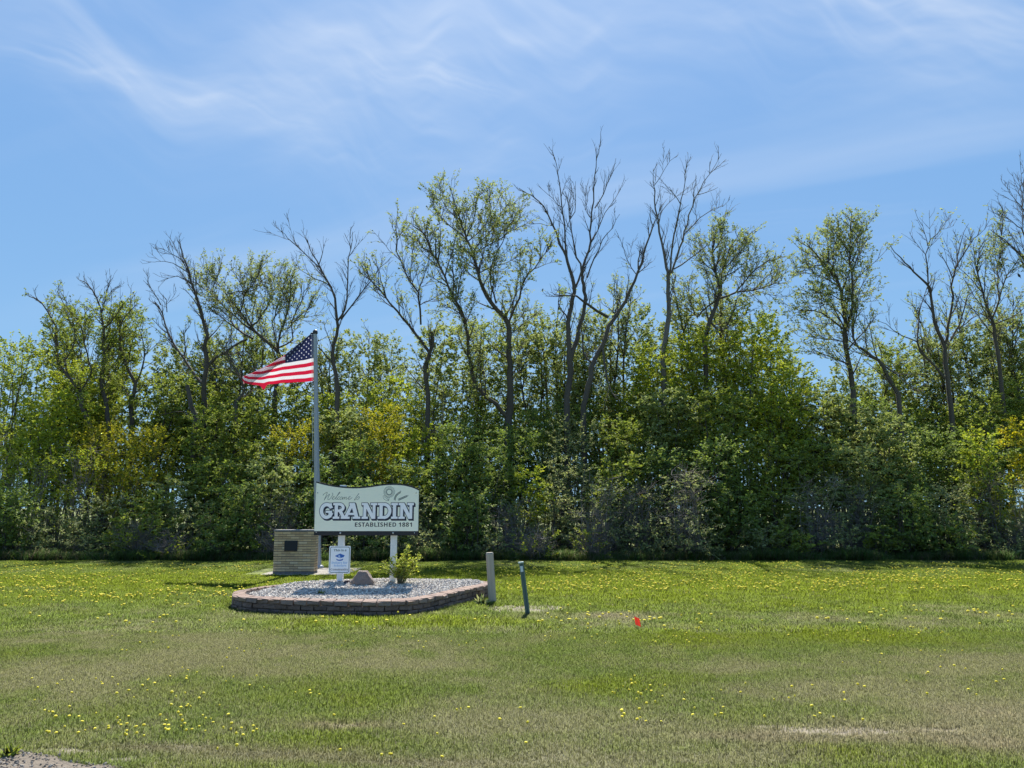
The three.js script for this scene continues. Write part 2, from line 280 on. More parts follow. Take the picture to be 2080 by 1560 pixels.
// ---------------------------------------------------------------- welcome sign
const whitePaint = std(rgb(0.90, 0.90, 0.88), 0.6, { map: (() => { const t = toneMap.clone(); t.repeat.set(1.2, 1.2); t.needsUpdate = true; return t; })() });
const boltMat = std(rgb(0.62, 0.62, 0.62), 0.35, { metalness: 0.8 });
const blackBoard = std(rgb(0.014, 0.014, 0.018), 0.55);
const SD = 18.6;
{
  const sign = thing('welcome_sign', 'pale green welcome sign with wavy top on two white posts', 'sign');
  const S = 6.5, ox = 620, oy = 960, d0 = SD - 0.11;           // outline read at 6.5 times the photograph
  const q = (x, y) => at(ox + x / S, oy + y / S, d0);
  const L = q(118, 772), R0 = q(1490, 772), w = R0.x - L.x, yb = L.y;
  const top = [[122, 135], [230, 163], [350, 186], [470, 201], [600, 208], [720, 206], [850, 193], [960, 176], [1060, 166], [1180, 163], [1290, 172], [1400, 198], [1493, 236]];
  const wx = (x) => L.x + (x - 118) / (1490 - 118) * w, wy = (y) => at(744, oy + y / S, d0).y;
  const curve = new THREE.SplineCurve(top.map(([x, y]) => new THREE.Vector2(wx(Math.min(1490, Math.max(118, x))), wy(y)))).getPoints(48);
  const outline = (grow, low) => { const s = new THREE.Shape(); s.moveTo(L.x - grow, yb - low); s.lineTo(R0.x + grow, yb - low); for (let i = curve.length - 1; i >= 0; i--) s.lineTo(clamp(curve[i].x, L.x, R0.x) + (i === 0 ? -grow : i === curve.length - 1 ? grow : 0), curve[i].y + grow * 4.5); s.closePath(); return s; };
  const yTop = Math.max(...curve.map((p) => p.y)), hh = yTop - yb;
  const CW = 2000, k = CW / (1490 - 118), CH = Math.round(k * (772 - 135) * 1.0);
  const art = canvas(CW, CH, (c) => {
    c.fillStyle = '#f6f6de'; c.fillRect(0, 0, CW, CH);
    for (let i = 0; i < 2600; i++) { c.fillStyle = `rgba(${hash2(i, 3) > 0.5 ? '255,255,255' : '90,110,90'},0.035)`; c.fillRect(hash2(i, 1) * CW, hash2(i, 2) * CH, 8 + 50 * hash2(i, 4), 2 + 6 * hash2(i, 5)); }
    c.setTransform(k, 0, 0, k, -118 * k, -135 * k); c.lineJoin = 'miter'; c.miterLimit = 3; c.lineCap = 'round';
    // block letters: each a list of closed polygons and arcs in the same units
    const slab = (x, w2, y, h2) => [[x, y], [x + w2, y], [x + w2, y + h2], [x, y + h2]];
    const T = 402, B = 612, sh = 30;
    const polys = [];
    const stem = (x, w2, over) => { polys.push(slab(x, w2, T, B - T), slab(x - over, w2 + 2 * over, T, sh), slab(x - over, w2 + 2 * over, B - sh, sh)); };
    const arcs = [];
    // G
    arcs.push([272, 507, 68, 84, 0.30, 2 * Math.PI - 0.42, 46]); polys.push(slab(304, 36, T + 4, 62), slab(262, 84, 505, 28), slab(298, 42, 505, 88));
    // R
    stem(378, 44, 22); arcs.push([440, 462, 50, 42, -Math.PI / 2, Math.PI / 2, 40]); polys.push(slab(400, 52, T, 34), slab(400, 52, 488, 34), [[430, 515], [482, 515], [528, 600], [482, 606]], slab(462, 92, B - sh, sh));
    // A
    polys.push([[586, 402], [644, 402], [700, 600], [650, 600]], [[592, 402], [640, 402], [545, 600], [500, 600]], slab(540, 120, 532, 30), slab(468, 112, B - sh, sh), slab(618, 104, B - sh, sh), slab(572, 72, T, 28));
    // N
    polys.push(slab(760, 38, T, B - T), slab(882, 38, T, B - T), [[758, 402], [812, 402], [920, 612], [868, 612]], slab(738, 62, T, sh), slab(738, 84, B - sh, sh), slab(856, 86, T, sh));
    // D
    stem(972, 44, 22); arcs.push([1032, 507, 78, 86, -Math.PI / 2, Math.PI / 2, 42]); polys.push(slab(990, 46, T, 38), slab(990, 46, B - 38, 38));
    // I
    stem(1150, 44, 22);
    // N
    polys.push(slab(1248, 38, T, B - T), slab(1370, 38, T, B - T), [[1246, 402], [1300, 402], [1408, 612], [1356, 612]], slab(1226, 62, T, sh), slab(1226, 84, B - sh, sh), slab(1342, 86, T, sh));
    const paint = (dx, dy, style, grow) => {
      c.fillStyle = c.strokeStyle = style;
      for (const p of polys) { c.beginPath(); p.forEach(([x, y], i) => c[i ? 'lineTo' : 'moveTo'](x + dx, y + dy)); c.closePath(); c.fill(); if (grow) { c.lineWidth = grow; c.stroke(); } }
      c.lineCap = 'butt';
      for (const [x, y, a, b, s, e, wd] of arcs) { c.beginPath(); c.ellipse(x + dx, y + dy, a, b, 0, s, e); c.lineWidth = wd + grow; c.stroke(); }
    };
    for (let i = 0; i <= 14; i++) paint(i * 1.1, i * 1.25, '#15142b', 13);
    paint(0, 0, '#1a1c33', 14); paint(0, 0, '#fbf8f6', 0);
    c.fillStyle = '#3b3a37'; c.font = 'bold 76px sans-serif'; c.textBaseline = 'alphabetic';
    { const m = c.measureText('ESTABLISHED 1881').width; c.save(); c.translate(645, 714); c.scale(775 / m, 1); c.fillText('ESTABLISHED 1881', 0, 0); c.restore(); }
    // handwriting
    const pen = (pts, wd) => { const s = new THREE.SplineCurve(pts.map(([x, y]) => new THREE.Vector2(x, y))).getPoints(40); c.lineCap = 'round'; c.strokeStyle = '#4c5a50'; c.lineWidth = wd; c.beginPath(); s.forEach((p, i) => c[i ? 'lineTo' : 'moveTo'](p.x, p.y)); c.stroke(); };
    pen([[214, 302], [240, 276], [270, 262], [264, 290], [246, 335], [234, 366]], 5.5); pen([[234, 366], [262, 322], [298, 288], [302, 294], [284, 335], [286, 360], [306, 352], [336, 312], [348, 284], [336, 270]], 5);
    pen([[334, 346], [362, 332], [366, 314], [348, 324], [342, 348], [358, 358], [382, 338]], 4.5); pen([[376, 346], [408, 306], [440, 264], [432, 262], [402, 312], [388, 350], [402, 354], [416, 342]], 5);
    pen([[442, 326], [430, 320], [412, 340], [420, 358], [444, 344]], 4.5); pen([[462, 324], [444, 340], [450, 358], [472, 342], [472, 324], [462, 322]], 4.5);
    pen([[484, 326], [474, 358], [490, 336], [506, 324], [502, 342], [494, 358], [512, 334], [530, 324], [524, 344], [524, 356], [540, 344]], 4.5);
    pen([[544, 346], [574, 332], [578, 314], [560, 324], [552, 348], [568, 358], [606, 330]], 4.5); pen([[694, 278], [668, 312], [646, 344], [636, 364], [650, 358]], 6); pen([[684, 324], [666, 340], [670, 360], [692, 346], [704, 326], [690, 318], [684, 324]], 4.5);
    // sunflower and two ears of wheat
    c.strokeStyle = '#5d6a62'; c.lineWidth = 5; c.beginPath(); c.arc(1096, 256, 33, 0, 7); c.stroke(); c.lineWidth = 3; c.beginPath(); c.arc(1096, 256, 40, 0, 7); c.stroke();
    c.lineWidth = 3.5; for (let i = 0; i < 22; i++) { const a = i / 22 * 2 * Math.PI; c.beginPath(); c.ellipse(1096 + 57 * Math.cos(a), 256 + 57 * Math.sin(a), 19, 7.5, a, 0, 7); c.stroke(); }
    c.lineWidth = 4; c.beginPath(); c.moveTo(1090, 372); c.bezierCurveTo(1040, 372, 1010, 340, 1016, 308); c.bezierCurveTo(1050, 300, 1090, 330, 1090, 372); c.bezierCurveTo(1100, 350, 1100, 340, 1096, 328); c.moveTo(1090, 372); c.bezierCurveTo(1070, 345, 1050, 330, 1030, 320); c.stroke();
    const ear = (x0, y0, x1, y1, bend) => { c.fillStyle = '#55635a'; for (let i = 0; i < 11; i++) { const t = i / 10, x = mix(x0, x1, t) + bend * Math.sin(t * 3.1), y = mix(y0, y1, t) - Math.abs(bend) * 0.6 * Math.sin(t * 3.1), a = Math.atan2(y1 - y0, x1 - x0); for (const s of [-1, 1]) { c.beginPath(); c.ellipse(x - s * 7 * Math.sin(a), y + s * 7 * Math.cos(a), 10, 4.2, a + s * -0.45, 0, 7); c.fill(); } } c.strokeStyle = '#55635a'; c.lineWidth = 2; for (const s of [-0.25, 0, 0.25]) { const a = Math.atan2(y1 - y0, x1 - x0) + s; c.beginPath(); c.moveTo(x1, y1); c.lineTo(x1 + 26 * Math.cos(a), y1 + 26 * Math.sin(a)); c.stroke(); } };
    ear(1172, 360, 1238, 262, -14); ear(1226, 358, 1330, 312, 0);
  });
  const uvFit = (g) => { const p = g.attributes.position, u = g.attributes.uv; for (let i = 0; i < p.count; i++) u.setXY(i, (p.getX(i) - L.x) / w, (p.getY(i) - yb) / hh); return g; };
  const face = uvFit(new THREE.ExtrudeGeometry(outline(0, 0), { depth: 0.014, bevelEnabled: false, curveSegments: 40 }).translate(0, 0, -d0 - 0.014));
  const panel = part('face_panel', face, std(rgb(1, 1, 1), 0.5, { map: art }), sign); panel.userData.label = 'pale green panel reading Welcome to GRANDIN, established 1881';
  part('backing_board', new THREE.ExtrudeGeometry(outline(0.008, 0.0), { depth: 0.028, bevelEnabled: false, curveSegments: 40 }).translate(0, 0, -d0 - 0.045), blackBoard, sign);
  const rail = part('bottom_rail', bevelBox(w + 0.01, 0.098, 0.045, 0.004).translate(L.x + w / 2, yb - 0.051, -d0 - 0.024), blackBoard, sign);
  for (const [x0, x1, extra] of [[685.4, 697.4, 988], [792.4, 804.6, 992]]) {
    const a = at(x0, 1140, SD), b = at(x1, 1140, SD), g0 = bedH((a.x + b.x) / 2, -SD) - 0.25, t = at(690, extra, SD).y + (extra < 990 ? 0.03 : -0.06);
    part('post', bevelBox(b.x - a.x, t - g0, 0.13, 0.006).translate((a.x + b.x) / 2, (t + g0) / 2, -SD - 0.045 - 0.0), whitePaint, sign);
    const bolt = part('bolt', new THREE.SphereGeometry(0.022, 12, 8, 0, 7, 0, 1.6).rotateX(Math.PI / 2), boltMat, rail); bolt.position.set((a.x + b.x) / 2, yb - 0.045, -d0 + 0.002);
  }
  for (const [x, y] of [[145, 780], [1443, 790]]) { const p = at(ox + x / S, oy + y / S, d0), m = part('screw', new THREE.SphereGeometry(0.013, 10, 6, 0, 7, 0, 1.6).rotateX(Math.PI / 2), boltMat, rail); m.position.set(p.x, p.y - 0.01, -d0 + 0.001); }
  for (const [x, y] of [[165, 267], [1464, 268], [455, 268]]) { const p = at(ox + x / S, oy + y / S, d0), m = part('screw', new THREE.SphereGeometry(0.012, 10, 6, 0, 7, 0, 1.6).rotateX(Math.PI / 2), std(rgb(0.2, 0.22, 0.2), 0.5, { metalness: 0.6 }), panel); m.position.set(p.x, p.y, -d0 + 0.001); }
}
// small notice screwed to the left post
{
  const a = at(669.3, 1109, SD - 0.03), b = at(710.6, 1165, SD - 0.03), w = b.x - a.x, h = a.y - b.y, r = 0.035;
  const rounded = (w2, h2, r2) => { const s = new THREE.Shape(), x = -w2 / 2, y = -h2 / 2; s.moveTo(x + r2, y); s.lineTo(x + w2 - r2, y); s.quadraticCurveTo(x + w2, y, x + w2, y + r2); s.lineTo(x + w2, y + h2 - r2); s.quadraticCurveTo(x + w2, y + h2, x + w2 - r2, y + h2); s.lineTo(x + r2, y + h2); s.quadraticCurveTo(x, y + h2, x, y + h2 - r2); s.lineTo(x, y + r2); s.quadraticCurveTo(x, y, x + r2, y); return s; };
  const art = canvas(600, 820, (c, cw, ch) => {
    c.fillStyle = '#eef2f4'; c.fillRect(0, 0, cw, ch); c.strokeStyle = '#123a33'; c.lineWidth = 15; c.beginPath(); c.roundRect(32, 32, cw - 64, ch - 64, 46); c.stroke();
    c.textAlign = 'center'; c.fillStyle = '#143229'; c.font = 'bold 88px serif'; c.fillText('This is a', cw / 2 + 4, 158);
    c.fillStyle = '#1f63b4'; c.beginPath(); c.moveTo(160, 300); c.lineTo(310, 226); c.lineTo(450, 286); c.lineTo(420, 300); c.lineTo(418, 330); c.lineTo(300, 368); c.closePath(); c.fill();
    c.beginPath(); c.moveTo(200, 380); c.quadraticCurveTo(300, 440, 400, 372); c.lineTo(392, 420); c.quadraticCurveTo(300, 470, 214, 420); c.closePath(); c.fill();
    c.fillStyle = '#cfe3f5'; c.font = 'bold 130px serif'; c.save(); c.translate(296, 366); c.rotate(-0.2); c.fillText('$', 0, 0); c.restore();
    c.fillStyle = '#7fb0de'; c.font = 'bold 82px serif'; c.fillText('Dollars for', cw / 2 - 4, 528); c.fillText('Scholars', cw / 2 + 20, 612);
    c.fillStyle = '#2a1d22'; c.font = 'bold 84px serif'; c.fillText('Community', cw / 2, 728);
  });
  const g = new THREE.ExtrudeGeometry(rounded(w, h, r), { depth: 0.006, bevelEnabled: false, curveSegments: 8 }), p = g.attributes.position, u = g.attributes.uv;
  for (let i = 0; i < p.count; i++) u.setXY(i, p.getX(i) / w + 0.5, p.getY(i) / h + 0.5);
  const s = thing('notice_sign', 'small white notice with dark border and blue graduation cap on a white post', 'sign');
  s.position.set((a.x + b.x) / 2, (a.y + b.y) / 2, -SD + 0.024);
  const plate = part('plate', g, std(rgb(1, 1, 1), 0.45, { map: art }), s);
  for (const y of [h / 2 - 0.05, -h / 2 + 0.05]) { const m = part('screw', new THREE.SphereGeometry(0.009, 8, 6, 0, 7, 0, 1.6).rotateX(Math.PI / 2), boltMat, plate); m.position.set(0, y, 0.006); }
}
// boulder and stones lying on the gravel
{
  const b0 = at(712, 1184, 18.15), b1 = at(761, 1158.5, 18.15), w = b1.x - b0.x, base = bedH((b0.x + b1.x) / 2, -18.15), h = b1.y - base;
  reseed(31);
  const g = new THREE.IcosahedronGeometry(1, 4), p = g.attributes.position;
  for (let i = 0; i < p.count; i++) {
    let x = p.getX(i), y = p.getY(i), z = p.getZ(i);
    // cut by planes to a lumpy trapezoid with a flat top and one bright slanting shoulder
    const cuts = [[0, 1, 0, 0.62], [-0.75, 0.66, 0.1, 0.64], [0.78, 0.62, 0, 0.66], [0, 0.45, 0.89, 0.72], [0.35, 0.2, 0.9, 0.74], [0, 0.5, -0.87, 0.72], [0, -1, 0, 0.55]];
    for (const [a, b, c, d] of cuts) { const o = a * x + b * y + c * z - d; if (o > 0) { x -= a * o; y -= b * o; z -= c * o; } }
    const nz = (fbm(x * 3 + 9, y * 3 + z * 2.3, 4) - 0.5) * 0.2; p.setXYZ(i, x * (1 + nz), y * (1 + nz), z * (1 + nz));
  }
  g.computeBoundingBox(); const bb = g.boundingBox, sx = w / (bb.max.x - bb.min.x), sy = (h + 0.05) / (bb.max.y - bb.min.y);
  g.translate(0, -bb.min.y, 0).scale(sx, sy, sx * 0.75); g.computeVertexNormals();
  const tone = toneMap.clone(); tone.repeat.set(3, 3); tone.needsUpdate = true;
  const bmp = grain.clone(); bmp.repeat.set(5, 5); bmp.needsUpdate = true;
  const m = part('boulder', g, std(rgb(0.35, 0.275, 0.235), 0.9, { map: tone, bumpMap: bmp, bumpScale: 0.025 }), scene); m.position.set((b0.x + b1.x) / 2, base - 0.05, -18.15); tag(m, 'reddish brown flat-topped boulder on the gravel between the sign posts', 'boulder');
  const stone = (name, px, py, d, sx2, sy2, sz2, col, label, seed) => { const g2 = stoneGeo(seed, 2), c = at(px, py, d); g2.scale(sx2, sy2, sz2); const o = part(name, g2, std(rgb(...col), 0.9, { map: tone, bumpMap: bmp, bumpScale: 0.006 }), scene); o.position.set(c.x, bedH(c.x, c.z) + sy2 * 0.45, -d); tag(o, label, 'stone'); };
  stone('stone', 704.5, 1181, 18.4, 0.075, 0.05, 0.06, [0.09, 0.05, 0.055], 'small dark maroon stone beside the foot of the left sign post', 3);
  stone('flat_stone', 610, 1199, 17.0, 0.17, 0.04, 0.13, [0.5, 0.47, 0.43], 'flat pale stone slab lying on the gravel at the left of the bed', 4);
}

// ---------------------------------------------------------------- brick pedestal with plaque
{
  reseed(41);
  const D = 24.1, L = at(553.5, 1165, D), R = at(638, 1165, D), top = at(596, 1080, D).y, w = R.x - L.x, dep = 0.42, rows = 17, rh = (top - 0.03) / rows;
  const t = thing('brick_pedestal', 'tan brick pedestal with a dark plaque beside the flagpole', 'pedestal');
  t.position.set((L.x + R.x) / 2, 0, -D - dep / 2);
  const mortar = std(rgb(0.15, 0.12, 0.09), 1, { bumpMap: grain, bumpScale: 0.01 });
  part('core', boxGeo(w - 0.03, top, dep - 0.03, 0, top / 2, 0), mortar, t);
  const tone = toneMap.clone(); tone.repeat.set(4, 4); tone.needsUpdate = true;
  const mats = [[0.68, 0.475, 0.26], [0.72, 0.51, 0.29], [0.62, 0.425, 0.235], [0.74, 0.56, 0.35], [0.55, 0.375, 0.21]].map((c) => std(rgb(...c), 0.95, { map: tone }));
  const dark = std(rgb(0.17, 0.155, 0.145), 0.95, { map: tone });
  const geos = {}; const brickGeo = (l, d) => geos[l.toFixed(3) + d] ??= bevelBox(l, rh - 0.017, d, 0.004);
  const bd = 0.09;
  for (let r = 0; r < rows; r++) {
    const y = 0.03 + (r + 0.5) * rh, cut = r % 2 ? 0.5 : 1;
    const row = (total, n, put) => { const l = total / n; let x = -total / 2; const seq = cut === 1 ? Array(n).fill(l) : [l / 2, ...Array(n - 1).fill(l), l / 2]; for (const s of seq) { put(x + s / 2, s - 0.006); x += s; } };
    const m = () => r === 0 ? dark : pick(mats);
    row(w, 5, (x, l) => { for (const s of [1, -1]) { const b = part('brick', brickGeo(l, bd), m(), t); b.position.set(x, y + rr(-0.002, 0.002), s * (dep / 2 - bd / 2) + rr(-0.003, 0.003)); } });
    row(dep - 2 * bd - 0.004, 1, (z, l) => { for (const s of [1, -1]) { const b = part('brick', brickGeo(l, bd), m(), t); b.rotation.y = Math.PI / 2; b.position.set(s * (w / 2 - bd / 2), y, z); } });
  }
  part('cap_slab', bevelBox(w + 0.02, 0.055, dep + 0.03, 0.008).translate(-0.005, top + 0.03, 0), std(rgb(0.22, 0.215, 0.21), 0.9, { map: toneMap }), t);
  const a = at(578.5, 1098, D), b = at(604, 1119.3, D), pw = b.x - a.x, ph = a.y - b.y;
  const pl = part('plaque', bevelBox(pw, ph, 0.03, 0.006), std(rgb(0.016, 0.017, 0.024), 0.45, { metalness: 0.4 }), t); pl.position.set((a.x + b.x) / 2 - t.position.x, (a.y + b.y) / 2, dep / 2 + 0.012);
  const pad = part('concrete_pad', bevelBox(2.6, 0.05, 2.7, 0.01), std(rgb(0.31, 0.285, 0.24), 0.95, { map: toneMap, bumpMap: grain, bumpScale: 0.01 }), scene);
  pad.position.set(t.position.x + 0.35, 0.012, -25.1); tag(pad, 'pale concrete pad under the brick pedestal and flagpole', 'concrete pad');
}
// ---------------------------------------------------------------- flagpole and flag
const PD = 26.3;
{
  const foot = at(646, 1153, PD), head = at(640.3, 678, PD), hgtP = head.y;
  const pole = thing('flagpole', 'tall grey metal flagpole standing beside the brick pedestal', 'flagpole');
  pole.position.set(foot.x, 0, -PD); pole.rotation.z = Math.atan2(foot.x - head.x, hgtP);
  const galv = std(rgb(0.40, 0.42, 0.45), 0.5, { metalness: 0.35, map: streakMap });
  const prof = [[0.115, 0], [0.112, 1.4], [0.105, 1.42], [0.1, 3.2], [0.092, 3.22], [0.085, 5.4], [0.078, 5.42], [0.065, hgtP]].map(([r, y]) => new THREE.Vector2(r, y));
  part('shaft', new THREE.LatheGeometry(prof, 20), galv, pole);
  part('base_collar', new THREE.LatheGeometry([[0.115, 0.02], [0.19, 0.02], [0.19, 0.09], [0.15, 0.13], [0.115, 0.14]].map(([r, y]) => new THREE.Vector2(r, y)), 20), galv, pole);
  const dk = std(rgb(0.02, 0.02, 0.022), 0.5);
  const truck = part('truck_cap', new THREE.LatheGeometry([[0, 0.16], [0.05, 0.15], [0.085, 0.1], [0.09, 0.03], [0.07, 0], [0, 0]].map(([r, y]) => new THREE.Vector2(r, y + hgtP)).reverse(), 16), dk, pole);
  part('pulley', new THREE.TorusGeometry(0.05, 0.018, 6, 14).translate(-0.11, hgtP + 0.0, 0), dk, truck);
  const cy = at(637, 936, PD).y;
  part('cleat', mergeGeometries([boxGeo(0.05, 0.05, 0.05, -0.105, cy, 0), new THREE.CylinderGeometry(0.014, 0.014, 0.2, 8).translate(-0.13, cy, 0)]), dk, pole);
  part('halyard', new THREE.TubeGeometry(new THREE.CatmullRomCurve3([new THREE.Vector3(-0.12, cy, 0.02), new THREE.Vector3(-0.12, 4.5, 0.05), new THREE.Vector3(-0.11, hgtP, 0.02)]), 20, 0.008, 5), std(rgb(0.6, 0.6, 0.58), 0.9), pole);

  const art = canvas(1024, 540, (c, w, h) => {
    for (let i = 0; i < 13; i++) { c.fillStyle = i % 2 ? '#f4eef0' : '#d4123a'; c.fillRect(0, i * h / 13, w, h / 13 + 1); }
    c.fillStyle = '#1c2048'; c.fillRect(0, 0, w * 0.4, h * 7 / 13); c.fillStyle = '#f0eef4';
    for (let r = 0; r < 9; r++) for (let q = 0; q < (r % 2 ? 5 : 6); q++) { const x = w * 0.4 * ((q * 2 + (r % 2 ? 2 : 1)) / 12), y = h * 7 / 13 * (r + 1) / 10; c.beginPath(); for (let k = 0; k < 10; k++) { const a = -Math.PI / 2 + k * Math.PI / 5, R = k % 2 ? 4.6 : 11; c[k ? 'lineTo' : 'moveTo'](x + R * Math.cos(a), y + R * Math.sin(a)); } c.fill(); }
  });
  const NU = 90, NV = 52, pos = [], uv = [], idx = [];
  const lerpTab = (tab, u) => { for (let i = 1; i < tab.length; i++) if (u <= tab[i][0]) { const a = tab[i - 1], b = tab[i]; return mix(a[1], b[1], smooth(a[0], b[0], u)); } return tab.at(-1)[1]; };
  const low = [[0, 774], [0.15, 776], [0.4, 777.5], [0.6, 780.5], [0.75, 783], [0.9, 781], [0.97, 778], [1, 773]];
  const high = [[0, 674.5], [0.42, 723], [0.64, 742.5], [0.85, 757], [1, 766]];
  const lin = (tab, u) => { for (let i = 1; i < tab.length; i++) if (u <= tab[i][0]) return mix(tab[i - 1][1], tab[i][1], (u - tab[i - 1][0]) / (tab[i][0] - tab[i - 1][0])); return tab.at(-1)[1]; };
  for (let i = 0; i <= NU; i++) for (let j = 0; j <= NV; j++) {
    const u = i / NU, v = j / NV, bottom = lerpTab(low, u), topY = lin(high, u), span = 101 * (1 - 0.36 * u);
    let y = bottom - (1 - v) * span + 9 * Math.exp(-(((u - 0.7) / 0.035) ** 2)) * smooth(0.9, 1, v), dz = 0.10 * Math.sin(u * 9 + v * 2.2) * u + 0.05 * Math.sin(u * 21 - v * 3) * u;
    if (y < topY + 2) { const ex = topY + 2 - y; y = topY + 2 - 3 * Math.exp(-((ex - 4) ** 2) / 18) * (ex > 0 ? 1 : 0) + Math.max(0, ex - 3) * 0.22; dz += Math.min(0.16, ex * 0.012) * (0.6 + 0.4 * Math.sin(ex * 0.5)); }
    const p = at(636.5 - 143 * u - (v - 0.5) * 2 * u, y, PD - 0.02 + dz + 0.0); pos.push(p.x, p.y, p.z); uv.push(u, 1 - v);
  }
  for (let i = 0; i < NU; i++) for (let j = 0; j < NV; j++) { const a = i * (NV + 1) + j, b = a + NV + 1; idx.push(a, b, a + 1, b, b + 1, a + 1); }
  const g = new THREE.BufferGeometry(); g.setAttribute('position', new THREE.Float32BufferAttribute(pos, 3)); g.setAttribute('uv', new THREE.Float32BufferAttribute(uv, 2)); g.setIndex(idx); g.computeVertexNormals();
  const f = thing('flag', 'red, white and blue stars and stripes flag blowing from the grey flagpole', 'flag');
  part('cloth', g, new THREE.MeshPhysicalMaterial({ map: art, roughness: 0.95, transmission: 0.38, thickness: 0, side: THREE.DoubleSide }), f);
  for (const y of [679, 771]) { const p = at(638, y, PD - 0.02); part('clip', new THREE.TorusGeometry(0.03, 0.008, 6, 10).translate(p.x - 0.01, p.y, p.z), boltMat, f); }
}
// ---------------------------------------------------------------- posts and marker flag in the lawn
{
  reseed(51);
  const D = 17.45, foot = at(1000, 1221, D), head = at(994.3, 1123, D), r = 0.084;
  const prof = [[0, 1.0], [0.6, 1.0], [0.94, 0.992], [1, 0.975], [1.0, 0.5], [1.02, 0.02], [1.05, -0.12]].map(([x, y]) => new THREE.Vector2(x * r, y < 0 ? y : y * head.y)).reverse();
  const g = new THREE.LatheGeometry(prof, 22), p = g.attributes.position; for (let i = 0; i < p.count; i++) { const a = Math.atan2(p.getZ(i), p.getX(i)), k = 1 + 0.035 * Math.sin(a * 3 + 1) + 0.02 * Math.sin(a * 7); p.setX(i, p.getX(i) * k); p.setZ(i, p.getZ(i) * k); } g.computeVertexNormals();
  const sm = streakMap.clone(); sm.repeat.set(1, 0.6); sm.needsUpdate = true;
  const post = thing('wooden_post', 'short round weathered wooden post at the pointed end of the block wall', 'post');
  post.position.set(foot.x, 0, -D); post.rotation.z = Math.atan2(foot.x - head.x, head.y);
  part('shaft', g, std(rgb(0.52, 0.44, 0.345), 0.95, { map: sm, bumpMap: sm, bumpScale: 0.006 }), post);
  part('sawn_top', new THREE.CylinderGeometry(r * 0.93, r * 0.97, 0.012, 22).translate(0, head.y + 0.004, 0), std(rgb(0.52, 0.46, 0.38), 0.95, { map: toneMap }), post);

  const D2 = 15.45, f2 = at(1071, 1246, D2), h2 = at(1057.3, 1143, D2), H2 = Math.hypot(h2.x - f2.x, h2.y);
  const mk = thing('utility_marker', 'leaning dark green utility marker post with a white sticker', 'marker post');
  mk.position.set(f2.x, 0, -D2); mk.rotation.z = Math.atan2(f2.x - h2.x, h2.y); mk.rotation.y = 0.25;
  const s = new THREE.Shape(); [[-0.036, -0.018], [-0.03, 0.016], [-0.012, 0.024], [0.018, 0.022], [0.03, 0.008], [0.052, -0.004], [0.05, -0.012], [0.026, -0.006], [0.012, 0.01], [-0.012, 0.012], [-0.022, -0.002], [-0.028, -0.022]].forEach(([x, y], i) => s[i ? 'lineTo' : 'moveTo'](x * 1.08, y * 1.1)); s.closePath();
  const gm = std(rgb(0.13, 0.20, 0.175), 0.42, { map: toneMap });
  part('post_body', new THREE.ExtrudeGeometry(s, { depth: H2 + 0.1, bevelEnabled: false }).rotateX(-Math.PI / 2).translate(0, -0.1, 0), gm, mk);
  const cap = part('cap', bevelBox(0.1, 0.03, 0.056, 0.006), std(rgb(0.42, 0.52, 0.46), 0.5), mk); cap.position.set(0.004, H2 + 0.005, 0);
  const st = part('sticker', boxGeo(0.052, 0.11, 0.006), std(rgb(0.62, 0.68, 0.68), 0.5), mk); st.position.set(-0.004, H2 - 0.115, 0.0305);

  const D3 = 13.55, f3 = at(1293, 1281, D3), a = at(1292, 1254, D3), mf = thing('marker_flag', 'small red plastic marker flag on a wire in the lawn', 'marker flag');
  mf.position.set(f3.x, 0, -D3);
  part('wire', new THREE.TubeGeometry(new THREE.CatmullRomCurve3([new THREE.Vector3(0.02, -0.06, 0), new THREE.Vector3(0.01, 0.12, 0), new THREE.Vector3(0, a.y, 0)]), 8, 0.003, 5), std(rgb(0.25, 0.22, 0.2), 0.5, { metalness: 0.6 }), mf);
  const fg = new THREE.PlaneGeometry(0.085, 0.135, 6, 8), fp = fg.attributes.position; for (let i = 0; i < fp.count; i++) { const x = fp.getX(i), y = fp.getY(i); fp.setXYZ(i, x + 0.018 - y * 0.12, y + a.y - 0.068 - x * 0.35, 0.02 * Math.sin(x * 50 + y * 14) + 0.012); } fg.computeVertexNormals();
  part('flag_sheet', fg, new THREE.MeshPhysicalMaterial({ color: rgb(0.80, 0.05, 0.025), roughness: 0.9, transmission: 0.35, thickness: 0, side: THREE.DoubleSide }), mf);
}

// ---------------------------------------------------------------- trees
const V = (x, y, z) => new THREE.Vector3(x, y, z);
const BARK = [0.085, 0.070, 0.056], BARK_GREY = [0.13, 0.115, 0.10], TWIG_GREY = [0.19, 0.165, 0.14];
const PAL = {   // leaf colours, several to a plant
  pale: [[0.30, 0.35, 0.095], [0.26, 0.315, 0.075], [0.34, 0.38, 0.13], [0.27, 0.32, 0.07]],
  mid: [[0.23, 0.29, 0.036], [0.265, 0.315, 0.042], [0.20, 0.26, 0.036], [0.285, 0.33, 0.048]],
  lime: [[0.36, 0.41, 0.026], [0.315, 0.38, 0.024], [0.40, 0.435, 0.04], [0.28, 0.355, 0.028]],
  gold: [[0.40, 0.375, 0.018], [0.36, 0.355, 0.018], [0.31, 0.34, 0.02], [0.43, 0.385, 0.022]],
  dark: [[0.18, 0.25, 0.042], [0.21, 0.28, 0.046], [0.155, 0.225, 0.044], [0.24, 0.30, 0.05]],
  grey: [[0.30, 0.33, 0.115], [0.26, 0.30, 0.10], [0.34, 0.36, 0.15], [0.22, 0.275, 0.08]],
  fresh: [[0.42, 0.46, 0.05], [0.36, 0.42, 0.045], [0.47, 0.49, 0.08]],
  yellow: [[0.58, 0.48, 0.014], [0.52, 0.45, 0.016], [0.44, 0.42, 0.02], [0.36, 0.38, 0.022]],
};
